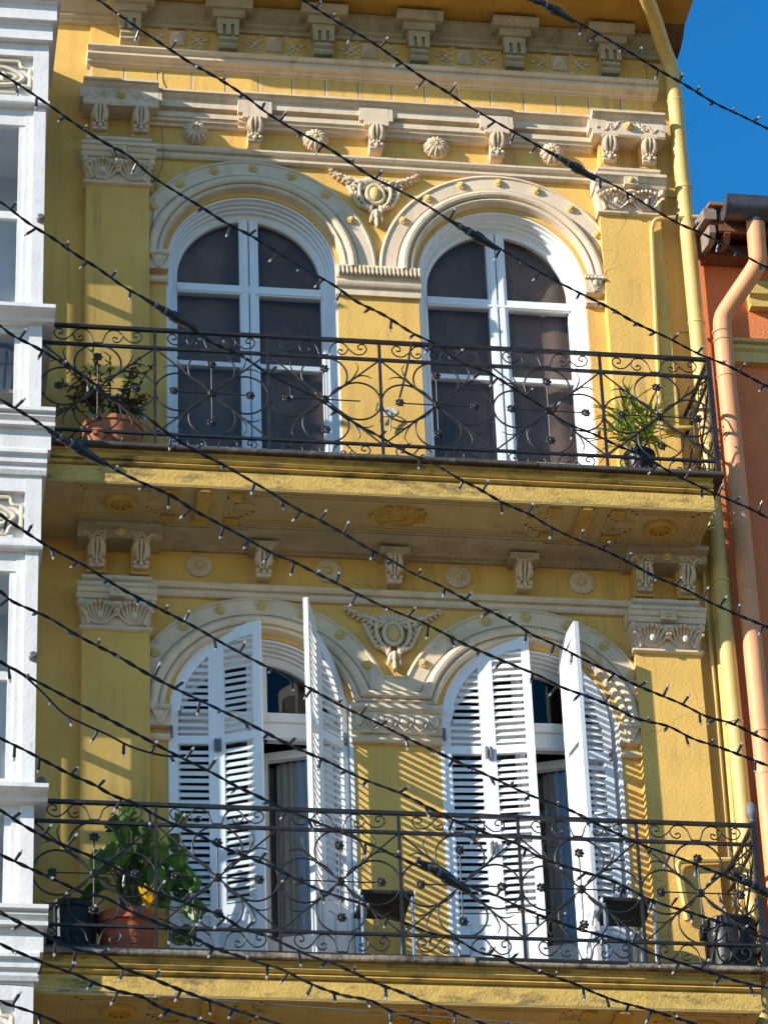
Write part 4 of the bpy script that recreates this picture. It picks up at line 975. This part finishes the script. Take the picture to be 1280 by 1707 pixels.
# upper right: strap leaved plant in a black pot
t = thing('strap_leaf_plant', 'spiky yellow green strap leaved plant in black pot at the railing corner', 'potted plant', (1.845, -.56, 15.685))
MB().lathe([(.095, .05), (.10, .06), (.115, .30), (.122, .305), (.122, .335), (.108, .335), (.105, .30)], n=24).build('pot', BLACKP, t)
MB().lathe([(.0, .0), (.12, .0), (.135, .045), (.125, .05), (.11, .02), (.0, .02)], n=24).build('saucer', TERRA, t)
MB().lathe([(.0, .30), (.106, .30), (.106, .28)], n=20).build('soil', SOIL, t)
lf = [MB(), MB()]; rr = random.Random(4)
stm = MB(); 
for cx0, cz0 in ((-.10, .68), (.06, .60), (0, .45), (-.04, .52), (.10, .50), (-.14, .50)):
    stm.tube(catmull([(0, 0, .3), (cx0*.4, 0, .3+(cz0-.3)*.5), (cx0, 0, cz0)], 4), .009, 5)
    for k in range(24):
        a = rr.uniform(0, 2*math.pi); e = rr.uniform(.0, 1.4)
        blade(lf[k % 2], (cx0, 0, cz0+rr.uniform(-.06, .03)), (math.cos(a)*math.cos(e), math.sin(a)*math.cos(e)*.7, math.sin(e)), rr.uniform(.22, .40), .0105, .75, 7)
stm.build('stem', STEMM, t); lf[0].build('foliage', LEAFY, t); lf[1].build('foliage', LEAFL, t)

# lower left: big leaved plant in red terracotta pot
t = thing('broad_leaf_plant', 'tall broad leaved green plant in red terracotta pot on the lower balcony', 'potted plant', (-2.0, -.47, 11.685))
MB().lathe([(.13, 0), (.16, .02), (.195, .34), (.215, .345), (.215, .42), (.195, .42), (.19, .38)], n=28).build('pot', TERRA2, t)
MB().lathe([(.0, .38), (.192, .38), (.192, .36)], n=20).build('soil', SOIL, t)
bl = MB(); bd = MB(); stm = MB(); rr = random.Random(21)
tg = [(-.24, .60), (-.22, .78), (-.16, .92), (-.1, 1.08), (.0, 1.20), (.02, 1.32), (.06, 1.06), (.13, .98), (.22, .92), (.34, 1.08), (.38, 1.22), (.40, .98), (.32, .80), (.42, .76), (.45, .64), (.38, .60), (.28, .68), (.40, .42), (.42, .34), (.36, .28),
      (-.05, .85), (.07, .80), (.2, .76), (-.16, .70), (-.02, .74), (.12, .70), (.26, .60), (.1, .90), (.0, 1.0), (-.12, .84), (.20, .86), (.28, .98), (.34, .90), (.08, 1.16), (-.08, .98), (-.18, .84), (.36, .70), (.46, .56), (-.04, 1.12), (.04, .94), (.16, 1.06), (-.02, .90), (.24, .80), (.44, .86)]
for i, (x, z) in enumerate(tg):
    y = rr.uniform(-.16, .14)
    p2 = Vector((x, y, z)); p0 = Vector((rr.uniform(-.06, .06), rr.uniform(-.05, .05), .38)); p1 = p0.lerp(p2, .5)+Vector((-x*.15, 0, .10))
    stm.tube(catmull([p0, p1, p2], 5), .006, 5)
    ang = math.atan2(-.55+rr.uniform(-.5, .5), x*1.6+rr.uniform(-.35, .35))
    broad([bl, bd][i % 3 == 0], p2+Vector((-.07*math.cos(ang), rr.uniform(-.05, .05), -.05*math.sin(ang))), ang, rr.uniform(-.7, .5), rr.uniform(-.6, .6), rr.uniform(.13, .21), rr.uniform(.048, .078))
stm.build('stem', STEMM, t); bl.build('foliage', LEAFM, t); bd.build('foliage', LEAFD, t)
yf = MB()
for k in range(7):
    blade(yf, (.125, -.12, .44+.008*k), (math.cos(k*.9)*.5, -.4, 1), .11+.008*k, .025, .3, 4)
yf.build('yellow_leaf', YFLOW, t)
# lower left: dark planter
t = thing('dark_planter', 'large dark plastic planter on the lower balcony beside the glazed bay', 'planter', (-2.385, -.55, 11.685))
MB().lathe([(.14, 0), (.15, .01), (.165, .40), (.178, .405), (.178, .45), (.160, .45), (.155, .40)], n=28).build('pot', BLACKP, t)
MB().lathe([(.0, .42), (.158, .42), (.158, .40)], n=20).build('soil', SOIL, t)
rb = MB()
for k in range(8):
    a = 2*math.pi*k/8; rb.tube([(.148*math.cos(a), .148*math.sin(a), .02), (.17*math.cos(a), .17*math.sin(a), .40)], .012, 5)
rb.build('rib', BLACKP, t)
# lower right: glossy black pot
t = thing('black_pot', 'glossy black flower pot in the right corner of the lower balcony', 'flower pot', (2.205, -.56, 11.685)); t.scale = (1.1, 1.1, 1.08)
MB().lathe([(.12, 0), (.145, .02), (.160, .10), (.166, .36), (.178, .365), (.182, .43), (.172, .44), (.160, .43), (.156, .36)], n=30).build('pot', BLACKP, t)
MB().lathe([(.0, .40), (.16, .40), (.16, .38)], n=20).build('soil', SOIL, t)
MB().box(-.19, -.165, -.03, .03, .33, .40).build('handle', BLACKP, t, False)
dr = MB(); rr = random.Random(8)
for k in range(6): blade(dr, (rr.uniform(-.06, .08), rr.uniform(-.05, .05), .40), (rr.uniform(-.4, .6), rr.uniform(-.3, .3), 1), rr.uniform(.14, .26), .022, .5, 5)
dr.build('dry_leaf', GREYW, t)

# stools
def stool(x, y, label):
    t = thing('folding_stool', label, 'stool', (x, y, 11.685), 'folding stools on the lower balcony')
    MB().prismx([(-.19, .585), (-.20, .60), (-.20, .62), (-.18, .635), (.17, .63), (.185, .615), (.17, .585), (0, .57)], -.17, .17).build('seat', SEATM, t)
    MB().tube([(-.185, -.195, .61), (.185, -.195, .61)], .022, 10).build('front_tube', SEATM, t)
    MB().tube([(-.18, .18, .605), (.18, .18, .605)], .018, 10).build('rear_tube', SEATM, t)
    for sx in (-1, 1):
        MB().tube([(sx*.175, -.19, .60), (sx*.175, -.17, .0)], .0125, 8).build('leg', STEEL, t)
        MB().tube([(sx*.15, .17, .60), (sx*.15, .15, .0)], .0125, 8).build('leg', STEEL, t)
        MB().ell((sx*.19, -.195, .61), (.012, .023, .023)).build('end_cap', WHITE, t)
    MB().tube([(-.15, .155, .14), (.15, .155, .14)], .009, 6).build('stretcher', STEEL, t)
    return t
stool(-.215, -.42, 'dark seated folding stool in front of the yellow pier between the shutters')
stool(1.49, -.42, 'dark seated folding stool under the right hand shutters near the black pot')

# ================================================================== FAIRY LIGHT STRINGS
WIRES = [
 ([(850, -16), (884, 0), (919, 13), (991, 52), (1047, 85), (1096, 115), (1142, 141), (1191, 171), (1237, 193), (1280, 214), (1330, 238)], 'topmost fairy light string crossing the blue sky corner', [(919, 13)]),
 ([(470, -22), (506, 0), (562, 36), (611, 64), (654, 93), (696, 123), (739, 149), (785, 179), (831, 205), (877, 231), (955, 276), (986, 290), (1034, 314), (1086, 346), (1129, 371), (1175, 391), (1221, 414), (1267, 440), (1320, 466)], 'fairy light string with a plug beside the right capital, meeting the orange gutter', [(955, 276)]),
 ([(120, -28), (165, 0), (194, 21), (234, 49), (276, 77), (319, 105), (365, 131), (408, 159), (447, 189), (491, 216), (535, 239), (580, 268), (621, 295), (665, 317), (713, 343), (781, 387), (824, 409), (867, 434), (912, 460), (962, 486), (1014, 512), (1063, 540), (1113, 563), (1165, 590), (1214, 610), (1267, 638), (1320, 664)], 'fairy light string from the top left with a plug over the right arched window', [(790, 391)]),
 ([(-40, 100), (0, 121), (49, 152), (89, 180), (131, 210), (172, 236), (214, 259), (250, 291), (293, 319), (336, 345), (376, 371), (421, 394), (467, 423), (511, 450), (555, 474), (594, 502), (640, 525), (686, 554), (726, 574), (768, 604), (818, 623), (858, 649), (898, 674), (942, 704), (988, 723), (1030, 743), (1076, 763), (1124, 791), (1164, 810), (1208, 830), (1254, 850), (1310, 880)], 'fairy light string crossing the upper left capital down to the upper balcony corner', []),
 ([(-40, 318), (0, 336), (47, 371), (88, 397), (128, 425), (163, 447), (207, 478), (257, 506), (290, 527), (326, 552), (355, 572), (401, 592), (440, 618), (480, 640), (529, 664), (562, 686), (594, 707), (637, 730), (677, 754), (719, 771), (758, 794), (798, 815), (838, 838), (883, 858), (922, 881), (965, 901), (1008, 918), (1054, 941), (1093, 962), (1139, 981), (1181, 1003), (1227, 1024), (1280, 1046), (1330, 1068)], 'fairy light string with a plug in front of the left arched window', [(285, 524)]),
 ([(-40, 520), (0, 543), (21, 559), (62, 580), (105, 606), (158, 640), (178, 661), (218, 678), (257, 705), (290, 730), (329, 753), (378, 778), (414, 799), (450, 820), (493, 847), (534, 868), (575, 891), (613, 914), (654, 935), (690, 957), (731, 975), (769, 996), (814, 1018), (858, 1040), (891, 1060), (932, 1078), (975, 1101), (1018, 1121), (1057, 1141), (1095, 1157), (1136, 1174), (1178, 1195), (1218, 1206), (1260, 1226), (1310, 1250)], 'fairy light string sloping from the wispy shrub to the lower right pilaster', []),
 ([(-40, 645), (0, 666), (52, 697), (92, 723), (125, 745), (158, 760), (194, 784), (237, 805), (285, 826), (322, 850), (365, 873), (404, 894), (450, 920), (490, 937), (530, 957), (572, 978), (617, 1001), (657, 1019), (700, 1036), (736, 1054), (778, 1076), (815, 1092), (860, 1111), (903, 1129), (939, 1147), (975, 1160), (1024, 1180), (1063, 1199), (1113, 1211), (1155, 1232), (1201, 1247), (1280, 1277), (1330, 1298)], 'fairy light string with a plug at the left end of the upper balcony slab', [(128, 746)]),
 ([(-40, 836), (0, 858), (20, 872), (80, 911), (142, 944), (201, 981), (262, 1013), (324, 1045), (381, 1078), (445, 1112), (509, 1144), (571, 1178), (630, 1206), (689, 1236), (755, 1267), (814, 1294), (883, 1326), (945, 1349), (1001, 1377), (1067, 1408), (1132, 1431), (1198, 1457), (1250, 1478), (1300, 1500)], 'fairy light string over the lower left capital, with a plug below the right acorn finial', [(1262, 1481)]),
 ([(-40, 964), (0, 986), (23, 1004), (79, 1029), (135, 1063), (194, 1093), (250, 1126), (306, 1155), (365, 1183), (427, 1213), (482, 1242), (546, 1270), (605, 1299), (670, 1324), (725, 1352), (784, 1380), (860, 1407), (906, 1433), (968, 1453), (1024, 1471), (1090, 1503), (1150, 1522), (1215, 1543), (1280, 1566), (1330, 1584)], 'fairy light string crossing the left shutters at handle height', []),
 ([(-40, 1080), (0, 1103), (40, 1125), (138, 1177), (237, 1229), (293, 1259), (352, 1288), (388, 1308), (434, 1330), (473, 1349), (530, 1372), (590, 1397), (637, 1417), (673, 1434), (712, 1451), (768, 1474), (827, 1494), (860, 1510), (916, 1533), (965, 1550), (1047, 1572), (1083, 1589), (1122, 1602), (1162, 1615), (1234, 1638), (1280, 1648), (1330, 1664)], 'fairy light string with a loose drooping loop, plugged between the lower windows', [(740, 1462)]),
 ([(-40, 1208), (0, 1231), (41, 1251), (82, 1273), (118, 1292), (157, 1309), (187, 1326), (227, 1341), (263, 1362), (302, 1380), (342, 1398), (375, 1415), (417, 1431), (460, 1449), (532, 1484), (601, 1507), (650, 1530), (683, 1543), (719, 1557), (761, 1567), (798, 1588), (837, 1597), (860, 1608), (919, 1628), (962, 1643), (991, 1656), (1031, 1671), (1073, 1682), (1149, 1705), (1200, 1724)], 'fairy light string crossing the top of the broad leaved plant', []),
 ([(-40, 1328), (0, 1351), (35, 1374), (76, 1397), (119, 1415), (181, 1441), (220, 1464), (256, 1487), (312, 1507), (368, 1527), (404, 1549), (445, 1561), (484, 1579), (519, 1595), (558, 1608), (591, 1623), (630, 1641), (666, 1654), (702, 1669), (745, 1684), (804, 1707), (850, 1722)], 'fairy light string crossing the middle of the broad leaved plant, passing below the left stool', []),
 ([(-40, 1404), (0, 1425), (25, 1437), (99, 1471), (142, 1490), (175, 1497), (217, 1520), (256, 1536), (289, 1551), (322, 1564), (358, 1582), (400, 1595), (440, 1608), (470, 1617), (502, 1633), (538, 1649), (575, 1661), (617, 1669), (653, 1687), (702, 1703), (750, 1722)], 'fairy light string crossing the rim of the red terracotta pot', []),
 ([(-40, 1502), (0, 1522), (19, 1532), (62, 1553), (122, 1582), (171, 1594), (204, 1615), (243, 1628), (280, 1643), (319, 1658), (391, 1684), (450, 1703), (500, 1722)], 'third fairy light string from the bottom left corner', []),
 ([(-40, 1552), (0, 1574), (25, 1586), (91, 1613), (133, 1628), (161, 1641), (201, 1654), (237, 1663), (270, 1682), (312, 1695), (352, 1707), (400, 1724)], 'second fairy light string from the bottom left corner', []),
 ([(-40, 1650), (0, 1669), (12, 1675), (50, 1687), (83, 1700), (120, 1716)], 'shortest fairy light string in the bottom left corner', []),
]
blb = MB().lathe([(.0, -.002), (.0058, .0), (.0075, .006), (.0078, .030), (.0084, .036), (.0084, .046), (.0074, .049), (.0, .049)], n=8)
blb_me = blb.mesh('bulb', CABLE)
tip_me = MB().lathe([(.0058, .048), (.0064, .051), (.0062, .057), (.0046, .063), (.0022, .066), (.0, .067)], n=8).mesh('bulb_lens', TIP)
plug_me = MB().lathe([(.0, -.13), (.007, -.128), (.009, -.09), (.012, -.085), (.012, -.045), (.016, -.04), (.016, .0), (.022, .003), (.022, .035), (.019, .04), (.014, .08), (.010, .12), (.0, .125)], n=14).mesh('plug', CABLE)
band2_me = MB().lathe([(.0125, -.082), (.0142, -.08), (.0142, -.07), (.0125, -.068)], n=12).lathe([(.0165, -.036), (.0182, -.034), (.0182, -.026), (.0165, -.024)], n=12).mesh('plug_ring', HINGE)
def wire_depth(px): return -12.2 + 1.7*(px/1280.)
rw = random.Random(31)
for wi, (pp, label, plugs) in enumerate(WIRES):
    off = rw.uniform(-.35, .35)
    P3 = [at(x, y, wire_depth(x)+off) for x, y in pp]
    t = thing('string_lights', label, 'fairy lights', P3[0], 'fairy light strings hung across the street')
    L = [p-P3[0] for p in P3]
    C = catmull(L, 10)
    # resample evenly
    D = [0.]
    for a, b in zip(C[:-1], C[1:]): D.append(D[-1]+(b-a).length)
    tot = D[-1]
    def pos(s):
        s = max(0, min(tot-1e-6, s)); lo, hi = 0, len(D)-1
        while hi-lo > 1:
            mid = (lo+hi)//2
            if D[mid] <= s: lo = mid
            else: hi = mid
        u = (s-D[lo])/max(1e-9, D[hi]-D[lo]); return C[lo].lerp(C[hi], u)
    N = int(tot/.011); cb = MB(); ph = rw.uniform(0, 6)
    for k in (0, 1):
        path = []
        for i in range(N+1):
            s = tot*i/N; p = pos(s); tan = (pos(s+.02)-pos(s-.02)).normalized(); u = tan.orthogonal().normalized(); v = tan.cross(u)
            a = ph+s/.062*math.pi+k*math.pi; rad = .0029+.0008*math.sin(s*9+wi)
            path.append(p+(u*math.cos(a)+v*math.sin(a))*rad)
        cb.tube(path, .0037, 5)
    cb.build('cable', CABLE, t)
    if wi == 9:
        sl = [at(x, y, wire_depth(x)+off) - P3[0] for x, y in [(0, 1105), (40, 1127), (76, 1160), (106, 1190), (145, 1210), (181, 1226), (220, 1246), (266, 1259), (300, 1262)]]
        MB().tube(catmull(sl, 6), .0042, 5).build('loose_loop', CABLE, t)
    s = rw.uniform(.03, .08); side = 1
    plug3 = [at(x, y, wire_depth(x)+off)-P3[0] for x, y in plugs]
    while s < tot:
        p = pos(s)
        if wi == 9 and s < tot*.21:                        # bulbs of the first stretch hang on the loose loop
            q = catmull(sl, 6); p = q[min(len(q)-1, int(len(q)*s/(tot*.215)))]
        if all((p-q).length > .12 for q in plug3):
            r = rw.random()
            if r < .62: d = Vector((rw.uniform(-.85, .3), rw.uniform(-.9, .7), rw.uniform(-1, -.45)))
            elif r < .86: d = Vector((rw.uniform(.2, .75), rw.uniform(-.7, .3), rw.uniform(.45, .95)))
            else: d = Vector((rw.uniform(-.3, .3), -1, rw.uniform(-.5, .1)))
            q = d.normalized().to_track_quat('Z', 'Y')
            b = obj('bulb', blb_me, t, p+d.normalized()*.004); b.rotation_mode = 'QUATERNION'; b.rotation_quaternion = q; b.scale = (.74, .74, rw.uniform(.66, .86))
            obj('bulb_lens', tip_me, b)
        s += rw.choice((rw.uniform(.085, .11), rw.uniform(.11, .15)))
    for (x, y), q in zip(plugs, plug3):
        a = at(x-20, y-12, wire_depth(x-20)+off); bq = at(x+20, y+12, wire_depth(x+20)+off)
        o = obj('plug', plug_me, t, q); o.rotation_mode = 'QUATERNION'; o.rotation_quaternion = (bq-a).normalized().to_track_quat('Z', 'Y'); obj('plug_ring', band2_me, o)
# thin guy wire low in the picture
P3 = [at(x, y, -11.5) for x, y in [(-20, 1640), (40, 1644), (460, 1676), (860, 1706), (960, 1714)]]
t = MB().tube([p-P3[0] for p in P3], .0022, 5).build('guy_wire', HINGE, None, loc=P3[0]); t['label'] = 'thin grey guy wire low across the bottom left'; t['category'] = 'wire'
